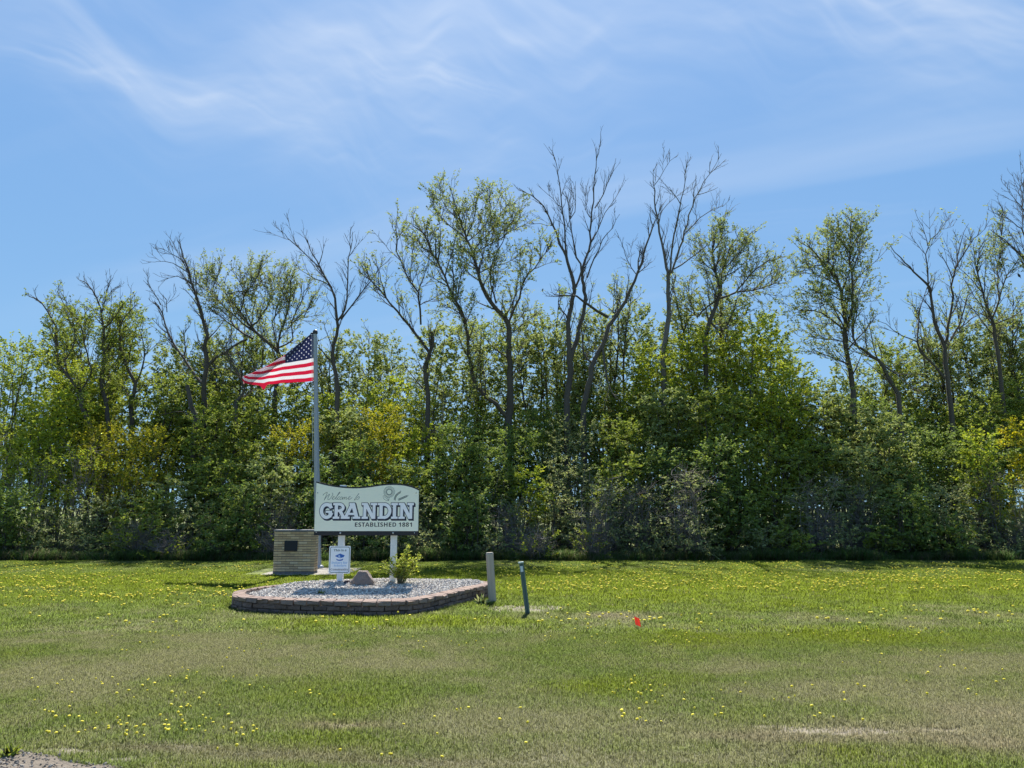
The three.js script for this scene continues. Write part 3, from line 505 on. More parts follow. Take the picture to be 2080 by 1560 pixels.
const tint = (pal) => { const c = pick(PAL[pal]), v = rr(0.82, 1.2); return [c[0] * v * rr(0.94, 1.06), c[1] * v, c[2] * v]; };
function perp(t) { const a = Math.abs(t.y) < 0.9 ? V(0, 1, 0) : V(1, 0, 0); return V(0, 0, 0).crossVectors(t, a).normalize(); }
function offshoot(tan, ang) { return tan.clone().applyAxisAngle(perp(tan), ang).applyAxisAngle(tan, rr(0, Math.PI * 2)); }
function sprig(buf, p, dir, n, len, size, pal, droop) {   // n leaves along a short shoot
  for (let i = 0; i < n; i++) {
    const t = (i + rnd()) / n * len, a = rr(0, 6.283), dx = dir.x * 0.55 + Math.cos(a) * 0.8, dy = dir.y * 0.45 + rr(-0.55, 0.45) - droop, dz = dir.z * 0.55 + Math.sin(a) * 0.8, L = Math.hypot(dx, dy, dz) || 1, s = size * rr(0.65, 1.25);
    buf.leaf(p.x + dir.x * t + rr(-0.03, 0.03), p.y + dir.y * t + rr(-0.03, 0.03), p.z + dir.z * t + rr(-0.03, 0.03), dx / L, dy / L, dz / L, s, s * 0.58, tint(pal));
  }
}
function shoot(p, dir, len, segs, up, wob) {
  const pts = [p.clone()], d = dir.clone(), q = p.clone();
  for (let i = 0; i < segs; i++) { d.x += rr(-wob, wob); d.y += rr(-wob, wob) + up; d.z += rr(-wob, wob); d.normalize(); q.addScaledVector(d, len / segs); pts.push(q.clone()); }
  return pts;
}
const taper = (a, b, n) => Array.from({ length: n }, (_, i) => mix(a, b, i / (n - 1)));
function dress(o, tree, limbs) {   // side branches, twigs and leaves on given limbs
  const branch = new Buf(), twig = new Buf(), fol = new Buf();
  const { bark = BARK, twigCol = bark, density = 1.7, len = 1.5, ang = [0.5, 1.0], up = 0.1, wob = 0.2, twigs = 3, fine = 2.6, leaf = 0, leaves = 5, size = 0.11, pal = 'pale', droop = 0.1, from = 0.25, leafTop = 1e9, leafLow = -1e9, tw = 0.012 } = o;
  const put = (p, d) => { if (p.y < leafTop + rr(-1, 1) && p.y > leafLow && rnd() < leaf) sprig(fol, p, d, leaves, 0.22, size, pal, droop); };
  const grow = (pts, r0, level, scale) => {
    let total = 0; for (let k = 1; k < pts.length; k++) total += pts[k].distanceTo(pts[k - 1]);
    for (let k = 1; k < pts.length; k++) {
      const a = pts[k - 1], b = pts[k], L = a.distanceTo(b), f = k / pts.length; if (level === 1 && f < from) continue;
      const n = L * (level === 1 ? density : level === 2 ? twigs : fine), cnt = Math.floor(n) + (rnd() < n % 1 ? 1 : 0), tan = b.clone().sub(a).normalize();
      for (let i = 0; i < cnt; i++) {
        const t = rnd(), p = a.clone().lerp(b, t), d = offshoot(tan, rr(...ang)); d.y += 0.15; d.normalize();
        if (level === 1) { const room = (1 - f) * total * 0.75 + 0.5, l = Math.min(room, len * scale * rr(0.45, 1.25) * (o.even ? Math.min(0.95, 0.95 - 2.5 * (f - 0.7))   : 1.12 - 0.4 * f)), s = shoot(p, d, l, 5, up, wob), r = Math.min(r0 * 0.55, 0.012 + l * 0.017); branch.tube(s, taper(r, tw * 0.6, 6), 4, bark); grow(s, r, 2, Math.min(1, 0.3 + 0.6 * l)); put(s[5], d); }
        else if (level === 2) { const l = rr(0.3, 0.95) * (1.1 - 0.5 * f) * Math.min(1, len) * scale, s = shoot(p, d, l, 2, up * 1.2, wob * 1.2); twig.tube(s, taper(tw, tw * 0.5, 3), 3, twigCol); put(s[2], d); put(s[1], d); grow(s, tw, 3, scale); }
        else { const l = rr(0.14, 0.42) * scale, s = shoot(p, d, l, 1, up, wob); twig.tube(s, taper(tw * 0.62, tw * 0.4, 2), 3, twigCol); put(s[1], d); }
      }
    }
  };
  for (const l of limbs) grow(l.pts, l.r1 * 0.5 + l.r0 * 0.5, 1, l.scale ?? 1);
  const add = (name, b, m, kind) => { if (!b.empty) part(name, b.geo(), m, tree, kind); };
  add('branches', branch, barkMat, 'stuff'); add('twigs', twig, barkMat, 'stuff'); add('crown', fol, leafMat, 'stuff');
}
const TILE = { 1: [0, 480, 2.329], 2: [280, 440, 2.785], 3: [720, 340, 2.785], 4: [1040, 290, 2.557], 5: [1300, 300, 2.6], 6: [1580, 330, 2.736] };
const BACK = 2.3;   // the named trees stand this much farther into the thicket
function tracedTree(seed, tile, d0, list, o, label, name = 'tree') {
  const d = d0 + BACK;   // list: [r0, r1, rooted, [x, y, x, y ...]] limbs as seen
  reseed(seed);
  const [ox, oy, s] = TILE[tile], limbs = [], seen = [], tree = thing(name, label, 'tree', o.group);
  const trunk = new Buf();
  let root = null;
  for (const [w0, w1, rooted, flat] of list) {
    const r0 = w0 * 0.7, r1 = Math.max(0.009, w1 * 0.7);
    const pts = []; for (let i = 0; i < flat.length; i += 2) pts.push([ox + flat[i] / s, oy + flat[i + 1] / s]);
    let dz = 0;
    if (seen.length) { let best = 1e9; for (const [x, y, z] of seen) { const q = (x - pts[0][0]) ** 2 + (y - pts[0][1]) ** 2; if (q < best) { best = q; dz = z; } } }
    const slope = (seen.length ? rr(0.15, 0.55) * (rnd() < 0.5 ? -1 : 1) : rr(-0.08, 0.08)); let run = 0;
    const w3 = pts.map(([x, y], i) => { if (i) run += Math.hypot(x - pts[i - 1][0], y - pts[i - 1][1]) / 42; const z = dz + slope * run; seen.push([x, y, z]); return at(x, y, d + z); });
    const rad = w3.map((_, i) => mix(r0, r1, i / (w3.length - 1)));
    const cv = new THREE.CatmullRomCurve3(w3, false, 'centripetal'), n = Math.max(4, Math.round(run / 0.45)), cp = cv.getPoints(n);
    cp.forEach((p, i) => { if (i && i < n) { p.x += rr(-0.05, 0.05); p.y += rr(-0.04, 0.04); p.z += rr(-0.06, 0.06); } });
    const rp = cp.map((_, i) => mix(r0, r1, i / n));
    if (rooted) { const b = w3[0]; root ??= b; cp.unshift(V(b.x + rr(-0.1, 0.1), -0.15, b.z), V(b.x, b.y * 0.45, b.z)); rp.unshift(r0 * 1.6, r0 * 1.12); }
    trunk.tube(cp, rp, r0 > 0.1 ? 8 : 5, o.bark ?? BARK);
    limbs.push({ pts: cp.slice(rooted ? 2 : 0), r0, r1 });
    for (let i = 1; i < n; i += 2) { const q = cp[i]; seen.push([pts[0][0] + (pts.at(-1)[0] - pts[0][0]) * i / n, pts[0][1] + (pts.at(-1)[1] - pts[0][1]) * i / n, -q.z - d]); }
  }
  part('trunk', trunk.geo(), barkMat, tree);
  dress(o, tree, limbs);
  return tree;
}
const bare = { density: 3.0, len: 1.5, ang: [0.4, 0.8], up: 0.09, wob: 0.13, twigs: 3.8, fine: 3.2, tw: 0.012, from: 0.12 };
const leafy = { density: 3.2, len: 2.1, ang: [0.45, 0.95], up: 0.11, wob: 0.2, twigs: 4.7, fine: 2.6, leaf: 0.9, leaves: 7, size: 0.115, even: 1, pal: 'pale', tw: 0.012, from: 0.15 };
const sparse = { ...leafy, leaf: 0.3, density: 2.6 };

tracedTree(101, 1, 36.5, [[0.17, 0.03, 1, [440, 960, 425, 890, 385, 820, 380, 740, 330, 670, 275, 600, 265, 520, 270, 440, 245, 380, 190, 310, 140, 285]], [0.07, 0.02, 0, [380, 740, 430, 640, 420, 600, 400, 500, 370, 400, 300, 320, 270, 260]], [0.06, 0.02, 0, [275, 600, 340, 540, 350, 440, 320, 380]]],
  { ...leafy, pal: 'mid', len: 1.45, leaf: 0.85, leaves: 7, leafTop: at(150, 625, 36.5 + BACK).y, leafLow: at(150, 800, 36.5 + BACK).y }, 'dark leafed tree with crooked leaning trunk and bare twig tips above its crown');
tracedTree(102, 1, 37.2, [[0.18, 0.03, 1, [515, 900, 500, 800, 480, 700, 495, 560, 490, 440, 480, 370, 440, 260, 400, 215]], [0.06, 0.02, 0, [490, 440, 540, 380, 580, 320]], [0.07, 0.02, 0, [495, 560, 560, 430, 610, 360, 650, 320]], [0.06, 0.015, 0, [480, 370, 500, 290, 520, 230]]],
  { ...leafy, pal: 'mid', len: 1.45, leaf: 0.85, leaves: 7, leafTop: at(150, 618, 37 + BACK).y, leafLow: at(150, 800, 37 + BACK).y }, 'tree with straight dark trunk, bushy dark green crown and dead twigs on top');
tracedTree(103, 1, 38, [[0.19, 0.05, 1, [625, 900, 622, 800, 640, 700, 600, 620, 570, 500, 570, 400]], [0.08, 0.03, 0, [640, 700, 680, 620, 680, 540, 660, 440]]],
  { ...leafy, pal: 'mid', len: 1.45, leaf: 0.85, leaves: 7 }, 'rounded dark green tree on a thick trunk behind the golden shrubs');
tracedTree(104, 1, 36, [[0.2, 0.15, 1, [925, 890, 905, 800, 885, 705]], [0.06, 0.02, 0, [915, 880, 880, 838, 800, 830, 720, 872]]], { ...bare, density: 0.25, len: 0.8 }, 'dead broken stump of a tree with one sagging side branch', 'dead_tree');
tracedTree(105, 2, 37.5, [[0.2, 0.03, 1, [380, 1090, 375, 940, 385, 820, 380, 720, 390, 660, 370, 600, 340, 480, 310, 390, 290, 320, 255, 220, 240, 165]], [0.13, 0.03, 0, [370, 945, 350, 935, 300, 860, 250, 780, 180, 680, 155, 600, 130, 520, 95, 480]], [0.035, 0.012, 0, [165, 540, 165, 470, 150, 455]], [0.045, 0.012, 0, [130, 500, 100, 440, 30, 360]], [0.11, 0.07, 0, [385, 860, 430, 810, 500, 760, 600, 700]], [0.04, 0.012, 0, [310, 390, 250, 345, 190, 340, 130, 370]], [0.04, 0.012, 0, [290, 320, 200, 265, 100, 255]], [0.035, 0.012, 0, [265, 260, 200, 215, 140, 180]]],
  bare, 'bare dead tree forking low with a long branch reaching towards the flag', 'bare_tree');
tracedTree(106, 2, 38.5, [[0.2, 0.04, 1, [775, 1030, 790, 900, 790, 760, 720, 700, 640, 620, 580, 540, 500, 440]], [0.09, 0.02, 0, [650, 690, 540, 620, 500, 520, 420, 440, 320, 370]], [0.09, 0.02, 0, [795, 760, 810, 640, 860, 500, 860, 330]], [0.08, 0.02, 0, [640, 620, 700, 560, 760, 450, 740, 330]], [0.07, 0.02, 0, [800, 740, 880, 700, 870, 600, 930, 480, 940, 380]], [0.05, 0.02, 0, [580, 540, 600, 430, 560, 340]], [0.05, 0.02, 0, [420, 440, 440, 360, 470, 300]], [0.05, 0.02, 0, [500, 440, 640, 400, 700, 290]], [0.06, 0.014, 0, [795, 740, 760, 600, 800, 480, 800, 290]], [0.05, 0.014, 0, [640, 620, 660, 480, 640, 320]], [0.05, 0.014, 0, [540, 620, 460, 560, 390, 500]], [0.05, 0.014, 0, [870, 600, 940, 560, 1000, 440]], [0.05, 0.014, 0, [500, 440, 430, 350, 380, 310]]],
  { ...leafy, leaf: 0.5 }, 'wide many-limbed tree in thin new leaf rising behind the flag');
tracedTree(107, 2, 36.5, [[0.13, 0.03, 1, [560, 1090, 555, 1040, 600, 990, 580, 900, 520, 790, 500, 740]], [0.05, 0.02, 0, [580, 900, 490, 860, 430, 840]], [0.05, 0.02, 0, [600, 960, 640, 880, 680, 820]]], { ...sparse, leaf: 0.12 }, 'small crooked half bare tree just below the tip of the flag');
tracedTree(108, 2, 36.8, [[0.17, 0.02, 1, [1130, 970, 1120, 890, 1100, 770, 1130, 650, 1125, 560, 1100, 420, 1040, 300, 990, 220, 960, 130]], [0.05, 0.012, 0, [1040, 300, 930, 190, 850, 120, 810, 80]], [0.08, 0.012, 0, [1130, 590, 1180, 500, 1190, 350, 1200, 200, 1215, 85]], [0.07, 0.012, 0, [1150, 580, 1220, 490, 1290, 400, 1345, 330, 1400, 240]], [0.05, 0.012, 0, [1100, 400, 1000, 350, 900, 290]], [0.07, 0.03, 0, [1105, 830, 1050, 770, 1020, 740]]],
  { ...bare, density: 2.1 }, 'spreading bare tree behind the top of the flagpole', 'bare_tree');
tracedTree(109, 3, 36.2, [[0.17, 0.11, 1, [415, 1370, 410, 1240, 405, 1110, 425, 1050, 440, 990, 435, 930]], [0.12, 0.02, 0, [420, 1040, 330, 920, 270, 840, 180, 740, 110, 660, 20, 590]], [0.08, 0.014, 0, [375, 890, 365, 760, 355, 700, 300, 620, 270, 550, 240, 480, 235, 380, 210, 330]], [0.05, 0.014, 0, [360, 700, 390, 620, 430, 500]], [0.04, 0.014, 0, [370, 780, 430, 750, 490, 715]], [0.05, 0.02, 0, [180, 740, 150, 640, 130, 560]]],
  sparse, 'leaning Y-shaped tree with a snapped limb and scattered leaves');
tracedTree(110, 3, 37, [[0.26, 0.03, 1, [870, 1420, 885, 1300, 880, 1150, 870, 1000, 870, 880, 790, 790, 740, 700, 700, 600, 670, 480, 630, 400, 600, 300, 560, 180]], [0.07, 0.02, 0, [800, 770, 770, 640, 790, 520, 850, 400, 890, 280]], [0.1, 0.02, 0, [870, 880, 920, 760, 960, 640, 1030, 550, 1120, 420]], [0.16, 0.03, 0, [860, 1410, 800, 1340, 740, 1290, 690, 1240, 660, 1120, 640, 960, 620, 850, 590, 780, 530, 680, 490, 570, 430, 480, 390, 380, 330, 330]], [0.05, 0.02, 0, [585, 740, 600, 600, 640, 540]], [0.05, 0.02, 0, [700, 590, 640, 520, 560, 480]], [0.06, 0.02, 0, [650, 430, 580, 360, 500, 300, 440, 200]], [0.07, 0.02, 0, [740, 1290, 735, 1180, 690, 1060, 660, 960]], [0.05, 0.02, 0, [670, 480, 700, 430, 780, 350, 830, 260, 880, 200]], [0.05, 0.02, 0, [630, 400, 680, 280, 700, 160]], [0.05, 0.014, 0, [600, 300, 520, 230, 470, 130]], [0.05, 0.014, 0, [640, 420, 740, 330, 770, 230, 760, 150]], [0.05, 0.014, 0, [670, 480, 770, 440, 870, 370, 940, 270]], [0.05, 0.014, 0, [430, 480, 360, 430, 300, 380]], [0.05, 0.014, 0, [490, 570, 440, 540, 380, 480]], [0.05, 0.014, 0, [700, 600, 780, 560, 860, 540, 940, 480]], [0.05, 0.014, 0, [620, 850, 560, 800, 500, 790]], [0.05, 0.014, 0, [870, 950, 940, 900, 1000, 820]], [0.04, 0.012, 0, [560, 180, 548, 140, 540, 115]]],
  { ...leafy, leaf: 0.62 }, 'tall broad-crowned tree in pale new leaf with two forked trunks');
tracedTree(111, 4, 36.6, [[0.22, 0.02, 1, [285, 1320, 300, 1180, 295, 1060, 290, 920, 310, 840, 325, 760, 310, 680, 285, 600, 255, 540, 210, 430, 170, 340, 110, 280, 35, 235]], [0.09, 0.02, 0, [325, 760, 360, 660, 330, 580, 310, 470, 295, 340, 275, 250]], [0.08, 0.012, 0, [285, 600, 275, 480, 265, 340, 250, 230, 235, 130, 215, 65]], [0.17, 0.014, 0, [300, 1140, 345, 980, 380, 820, 372, 740, 365, 660, 400, 540, 410, 420, 425, 260, 435, 110, 455, 20]], [0.06, 0.012, 0, [390, 700, 430, 600, 470, 510, 520, 440, 560, 370]], [0.05, 0.012, 0, [400, 540, 440, 470, 470, 390, 520, 310, 565, 240]], [0.05, 0.012, 0, [430, 340, 470, 270, 520, 160, 540, 80]], [0.07, 0.02, 0, [290, 920, 260, 870, 240, 830]], [0.04, 0.012, 0, [300, 400, 335, 340, 325, 280, 330, 200]], [0.03, 0.012, 0, [210, 430, 150, 420, 80, 415]], [0.03, 0.01, 0, [265, 340, 210, 290, 160, 245]], [0.03, 0.01, 0, [415, 400, 385, 330, 370, 230]]],
  { ...bare, len: 1.15, ang: [0.35, 0.65], density: 1.8 }, 'very tall bare tree with two trunks forking into upright bare limbs', 'bare_tree');
tracedTree(112, 4, 36, [[0.21, 0.03, 1, [370, 1370, 400, 1260, 420, 1150, 470, 1060, 500, 960, 560, 870, 620, 760, 660, 650, 690, 560, 730, 430, 760, 380]], [0.12, 0.04, 0, [500, 905, 400, 850, 330, 800, 220, 790]], [0.08, 0.03, 0, [425, 1150, 380, 1100, 370, 1000, 390, 940]], [0.06, 0.05, 0, [655, 655, 663, 560]], [0.04, 0.012, 0, [650, 690, 610, 640, 590, 560, 565, 510]], [0.04, 0.012, 0, [730, 430, 715, 370, 720, 330]], [0.09, 0.03, 0, [470, 1060, 485, 1180, 500, 1260, 540, 1330]]],
  { ...sparse, leaf: 0.12, leafTop: at(1200, 580, 36 + BACK).y, density: 1.4, len: 1.2 }, 'dark tree leaning steeply towards the taller bare crowns with a jagged broken limb');
tracedTree(113, 5, 37.6, [[0.2, 0.012, 1, [120, 1080, 145, 940, 150, 800, 150, 690, 140, 640, 120, 540, 100, 430, 80, 290, 75, 200, 70, 110]], [0.09, 0.012, 0, [150, 690, 170, 550, 190, 420, 215, 300, 230, 200, 250, 90]], [0.04, 0.012, 0, [215, 300, 180, 250, 130, 190]], [0.09, 0.012, 0, [165, 665, 200, 560, 230, 460, 260, 360, 300, 250, 360, 150, 430, 30]], [0.05, 0.012, 0, [230, 460, 300, 390, 400, 320, 440, 310]], [0.06, 0.012, 0, [180, 640, 260, 590, 350, 520, 400, 430, 460, 330]], [0.03, 0.01, 0, [75, 200, 110, 150, 150, 80, 200, 40]], [0.03, 0.01, 0, [85, 370, 160, 280, 260, 210]], [0.03, 0.01, 0, [300, 250, 370, 230, 410, 210]]],
  { ...bare, bark: BARK_GREY, len: 1.1, ang: [0.4, 0.75], density: 1.8 }, 'tall bare tree with one grey trunk fanning out into a vase of limbs', 'bare_tree');
tracedTree(114, 5, 38.2, [[0.18, 0.03, 1, [340, 1000, 390, 860, 420, 760, 400, 650, 380, 560, 400, 470]], [0.1, 0.02, 0, [405, 800, 500, 770, 600, 750, 700, 720, 750, 700]], [0.1, 0.07, 0, [370, 920, 440, 970, 480, 900, 508, 815]], [0.08, 0.02, 0, [410, 800, 330, 860, 300, 900, 270, 810, 250, 700]], [0.07, 0.02, 0, [420, 760, 440, 640, 480, 520, 530, 440]], [0.06, 0.02, 0, [500, 770, 560, 700, 640, 620, 700, 580]], [0.05, 0.02, 0, [410, 700, 520, 640, 580, 560]], [0.05, 0.014, 0, [400, 650, 330, 600, 290, 500]], [0.05, 0.014, 0, [600, 750, 660, 690, 740, 640]], [0.05, 0.014, 0, [440, 640, 500, 580, 550, 500]], [0.05, 0.014, 0, [380, 560, 440, 470, 470, 440]]],
  { ...leafy, leaf: 0.62 }, 'rounded tree in pale new leaf with a long level limb and a broken stub');
tracedTree(115, 6, 36.5, [[0.21, 0.03, 1, [415, 1320, 415, 1240, 390, 1100, 370, 1000, 370, 880, 360, 770, 330, 660, 270, 580, 200, 500, 160, 450]], [0.12, 0.02, 0, [370, 930, 420, 800, 410, 640, 400, 500, 400, 350]], [0.06, 0.02, 0, [410, 620, 450, 520, 450, 440, 490, 370]], [0.07, 0.02, 0, [370, 930, 280, 860, 200, 820, 110, 830]], [0.06, 0.02, 0, [340, 690, 260, 640, 110, 600]], [0.06, 0.02, 0, [390, 1120, 300, 1080, 200, 1040]], [0.05, 0.02, 0, [360, 770, 300, 740, 190, 720]], [0.05, 0.02, 0, [330, 660, 300, 540, 290, 380]], [0.05, 0.014, 0, [400, 500, 350, 430, 330, 360]], [0.05, 0.014, 0, [270, 580, 210, 570, 140, 600]], [0.05, 0.014, 0, [360, 770, 450, 720, 480, 640]], [0.05, 0.014, 0, [370, 1000, 260, 980, 130, 970]], [0.05, 0.014, 0, [370, 880, 300, 800, 170, 780]], [0.05, 0.014, 0, [405, 560, 440, 480, 440, 380]]],
  { ...leafy, leaf: 0.8 }, 'upright tree with a dense dark core and ragged leafy sides, gap of sky beside it');
tracedTree(116, 6, 35.8, [[0.16, 0.04, 1, [670, 1290, 610, 1200, 570, 1110, 500, 1060, 430, 1010, 418, 900, 430, 800]], [0.06, 0.02, 0, [575, 1120, 640, 1160, 700, 1210, 760, 1260]], [0.05, 0.02, 0, [500, 1060, 480, 960, 520, 880]]],
  { ...sparse, leaf: 0.3 }, 'dark trunk curving in a low arch to lean on its neighbour');
tracedTree(117, 6, 37, [[0.18, 0.014, 1, [960, 1350, 940, 1200, 925, 1080, 930, 1010, 880, 920, 860, 820, 840, 700, 800, 650, 740, 590, 700, 550, 640, 490, 605, 440]], [0.11, 0.012, 0, [930, 1010, 950, 900, 970, 760, 970, 640, 1040, 500, 1090, 430, 1150, 370]], [0.06, 0.012, 0, [840, 720, 825, 560, 830, 460, 800, 330]], [0.035, 0.012, 0, [830, 460, 880, 400, 940, 320]], [0.05, 0.012, 0, [970, 640, 930, 560, 890, 480]], [0.08, 0.02, 0, [960, 990, 1010, 900, 1060, 740, 1100, 700]], [0.05, 0.02, 0, [990, 930, 1080, 870, 1160, 820]], [0.1, 0.02, 0, [930, 1200, 870, 1130, 790, 1040, 775, 910, 800, 800, 830, 690]], [0.05, 0.012, 0, [780, 1000, 690, 960, 600, 900, 520, 860]], [0.05, 0.012, 0, [1000, 580, 1010, 450, 1060, 340]]],
  { ...bare, leaf: 0.07, leaves: 5, size: 0.12, pal: 'pale', density: 1.9, len: 1.25 }, 'dark thin-limbed tree with nearly bare spreading twigs and a few leaf tufts');
tracedTree(118, 6, 37.8, [[0.15, 0.03, 1, [1240, 1220, 1210, 960, 1190, 870, 1150, 770, 1110, 620, 1120, 480]], [0.08, 0.02, 0, [1190, 870, 1230, 760, 1260, 640, 1320, 560]], [0.06, 0.02, 0, [1230, 760, 1220, 600, 1240, 460, 1250, 340]], [0.05, 0.02, 0, [1200, 900, 1300, 860, 1380, 800]]],
  { ...leafy, leaf: 0.42 }, 'slim tree in thin pale leaf growing out of a thicket of fine stems');
tracedTree(119, 6, 36.4, [[0.2, 0.02, 1, [1500, 1200, 1470, 900, 1430, 700, 1370, 540, 1300, 470, 1250, 420]], [0.08, 0.012, 0, [1430, 700, 1390, 560, 1368, 400, 1320, 340, 1220, 270]], [0.06, 0.012, 0, [1395, 520, 1400, 380, 1368, 260, 1330, 220, 1285, 150]], [0.05, 0.012, 0, [1395, 400, 1368, 300, 1355, 150, 1350, 40]]],
  { ...bare, density: 2.2 }, 'bare tree whose twigs reach in over the yellow shrub', 'bare_tree');

const ZONES = [[180, 'by the slender feathery tree'], [420, 'below the twin dark crowned trees'], [620, 'behind the brick pedestal'], [870, 'behind the welcome sign'], [1030, 'behind the wooden post'], [1180, 'behind the green marker post'], [1330, 'below the tall two-trunked bare tree'], [1480, 'below the vase-shaped bare tree'], [1620, 'below the tree with a level limb'], [1800, 'below the upright ragged leafy tree'], [1960, 'below the thin-limbed dark tree'], [9999, 'near the bright yellow shrub']];
const zone = (px) => ZONES.find(([x]) => px < x)[1];
// background trees in thin leaf behind the named ones
function wildTree(seed, px, topPy, d, spread, o, label, group, category = 'tree', name = 'tree') {
  reseed(seed); const top = at(px, topPy, d), Ht = top.y, limbs = [], trunk = new Buf(), tree = thing(name, label, category, group), base = V(top.x + rr(-0.6, 0.6), -0.1, -d);
  const fork = Ht * rr(0.12, 0.24), stem = [base, V(mix(base.x, top.x, 0.2), fork * 0.5, -d), V(mix(base.x, top.x, 0.4) + rr(-0.2, 0.2), fork, -d)], r = 0.05 + Ht * 0.009;
  trunk.tube(stem, [r * 1.4, r, r * 0.85], 6, BARK);
  const n = 5 + Math.floor(rnd() * 4);
  for (let i = 0; i < n; i++) {
    const a = i / n * 6.283 + rr(-0.5, 0.5), k = i ? rr(0.55, 1) : 0.12, end = V(top.x + Math.cos(a) * spread * k, fork + (Ht - fork) * (i ? rr(0.7, 0.97) : 1), -d + Math.sin(a) * spread * k * 0.9), s = stem[2];
    const pts = new THREE.CatmullRomCurve3([s, V(mix(s.x, end.x, 0.45) + rr(-0.3, 0.3), mix(s.y, end.y, 0.3), mix(s.z, end.z, 0.45)), V(mix(s.x, end.x, 0.8) + rr(-0.3, 0.3), mix(s.y, end.y, 0.68), mix(s.z, end.z, 0.8)), end]).getPoints(14);
    trunk.tube(pts, taper(r * 0.6, 0.015, 15), 5, BARK); limbs.push({ pts, r0: r * 0.6, r1: 0.02 });
  }
  part('trunk', trunk.geo(), barkMat, tree); dress(o, tree, limbs); return tree;
}
[[235, 655, 42, 2.6], [455, 640, 42, 2.6], [735, 630, 42, 2.6], [960, 650, 43, 2.6], [1120, 590, 42, 2.8], [1235, 560, 42, 2.8], [1450, 500, 41, 2.8], [1815, 680, 42, 2.2], [1905, 620, 42, 2.6], [1990, 560, 42, 2.6], [2075, 560, 41, 2.4], [520, 545, 42, 2.2]].forEach(([x, y, d, s], i) =>
  wildTree(200 + i, x, y + (i % 4) * 22, d + 3.4, s * 1.45, { ...leafy, leaf: 0.75, leaves: 7, density: 2.2, len: 2.1, twigs: 3.2, fine: 1.5, pal: i % 3 === 1 ? 'mid' : 'pale', size: 0.125 }, `thin-leafed background tree with sky between its branches, ${zone(x)}`, 'background trees of the thicket'));

// ---------------------------------------------------------------- shrubs
const SHRUB = {
  lime: ['lime_shrub', 'tall fresh lime green shrub', { pal: 'lime', dens: 360, size: 0.11 }],
  mid: ['green_shrub', 'leafy mid green shrub', { pal: 'mid', dens: 340, size: 0.12 }],
  dark: ['dark_shrub', 'dense dark green shrub', { pal: 'dark', dens: 380, size: 0.11 }],
  gold: ['golden_shrub', 'fine-leafed shrub with golden olive foliage', { pal: 'gold', dens: 420, size: 0.08, upright: 0.6 }],
  grey: ['grey_green_shrub', 'low grey green shrub', { pal: 'grey', dens: 360, size: 0.085 }],
  twig: ['bare_shrub', 'tangle of bare grey stems', { pal: 'grey', dens: 190, size: 0.075, stems: 3.6 }],
  willow: ['slender_tree', 'slender feathery light green tree', { pal: 'lime', dens: 240, size: 0.09, upright: 0.9, stems: 1.6 }],
  brown: ['budding_shrub', 'many-stemmed brownish shrub with small leaves', { pal: 'lime', dens: 190, size: 0.075, stems: 2.6, upright: 0.5 }],
  spray: ['layered_shrub', 'shrub with pale leaves in level sprays', { pal: 'pale', dens: 330, size: 0.13, flat: 1 }],
  lace: ['young_tree', 'young tree with airy new leaves', { pal: 'pale', dens: 250, size: 0.13, stems: 0.6, upright: 0.3, cat: 'tree' }],
  bushy: ['round_tree', 'round dark green tree crown', { pal: 'mid', dens: 300, size: 0.12, stems: 0.7, upright: 0.2, cat: 'tree' }],
  lacy: ['young_tree', 'young tree with airy green leaves', { pal: 'mid', dens: 215, size: 0.125, stems: 0.6, upright: 0.3, cat: 'tree' }],
  yellow: ['yellow_shrub', 'bright golden yellow shrub', { pal: 'yellow', dens: 420, size: 0.09 }],
};
const ROWS = ['tallest hedge row', 'second hedge row', 'third hedge row', 'front hedge row', 'behind the hedge'];
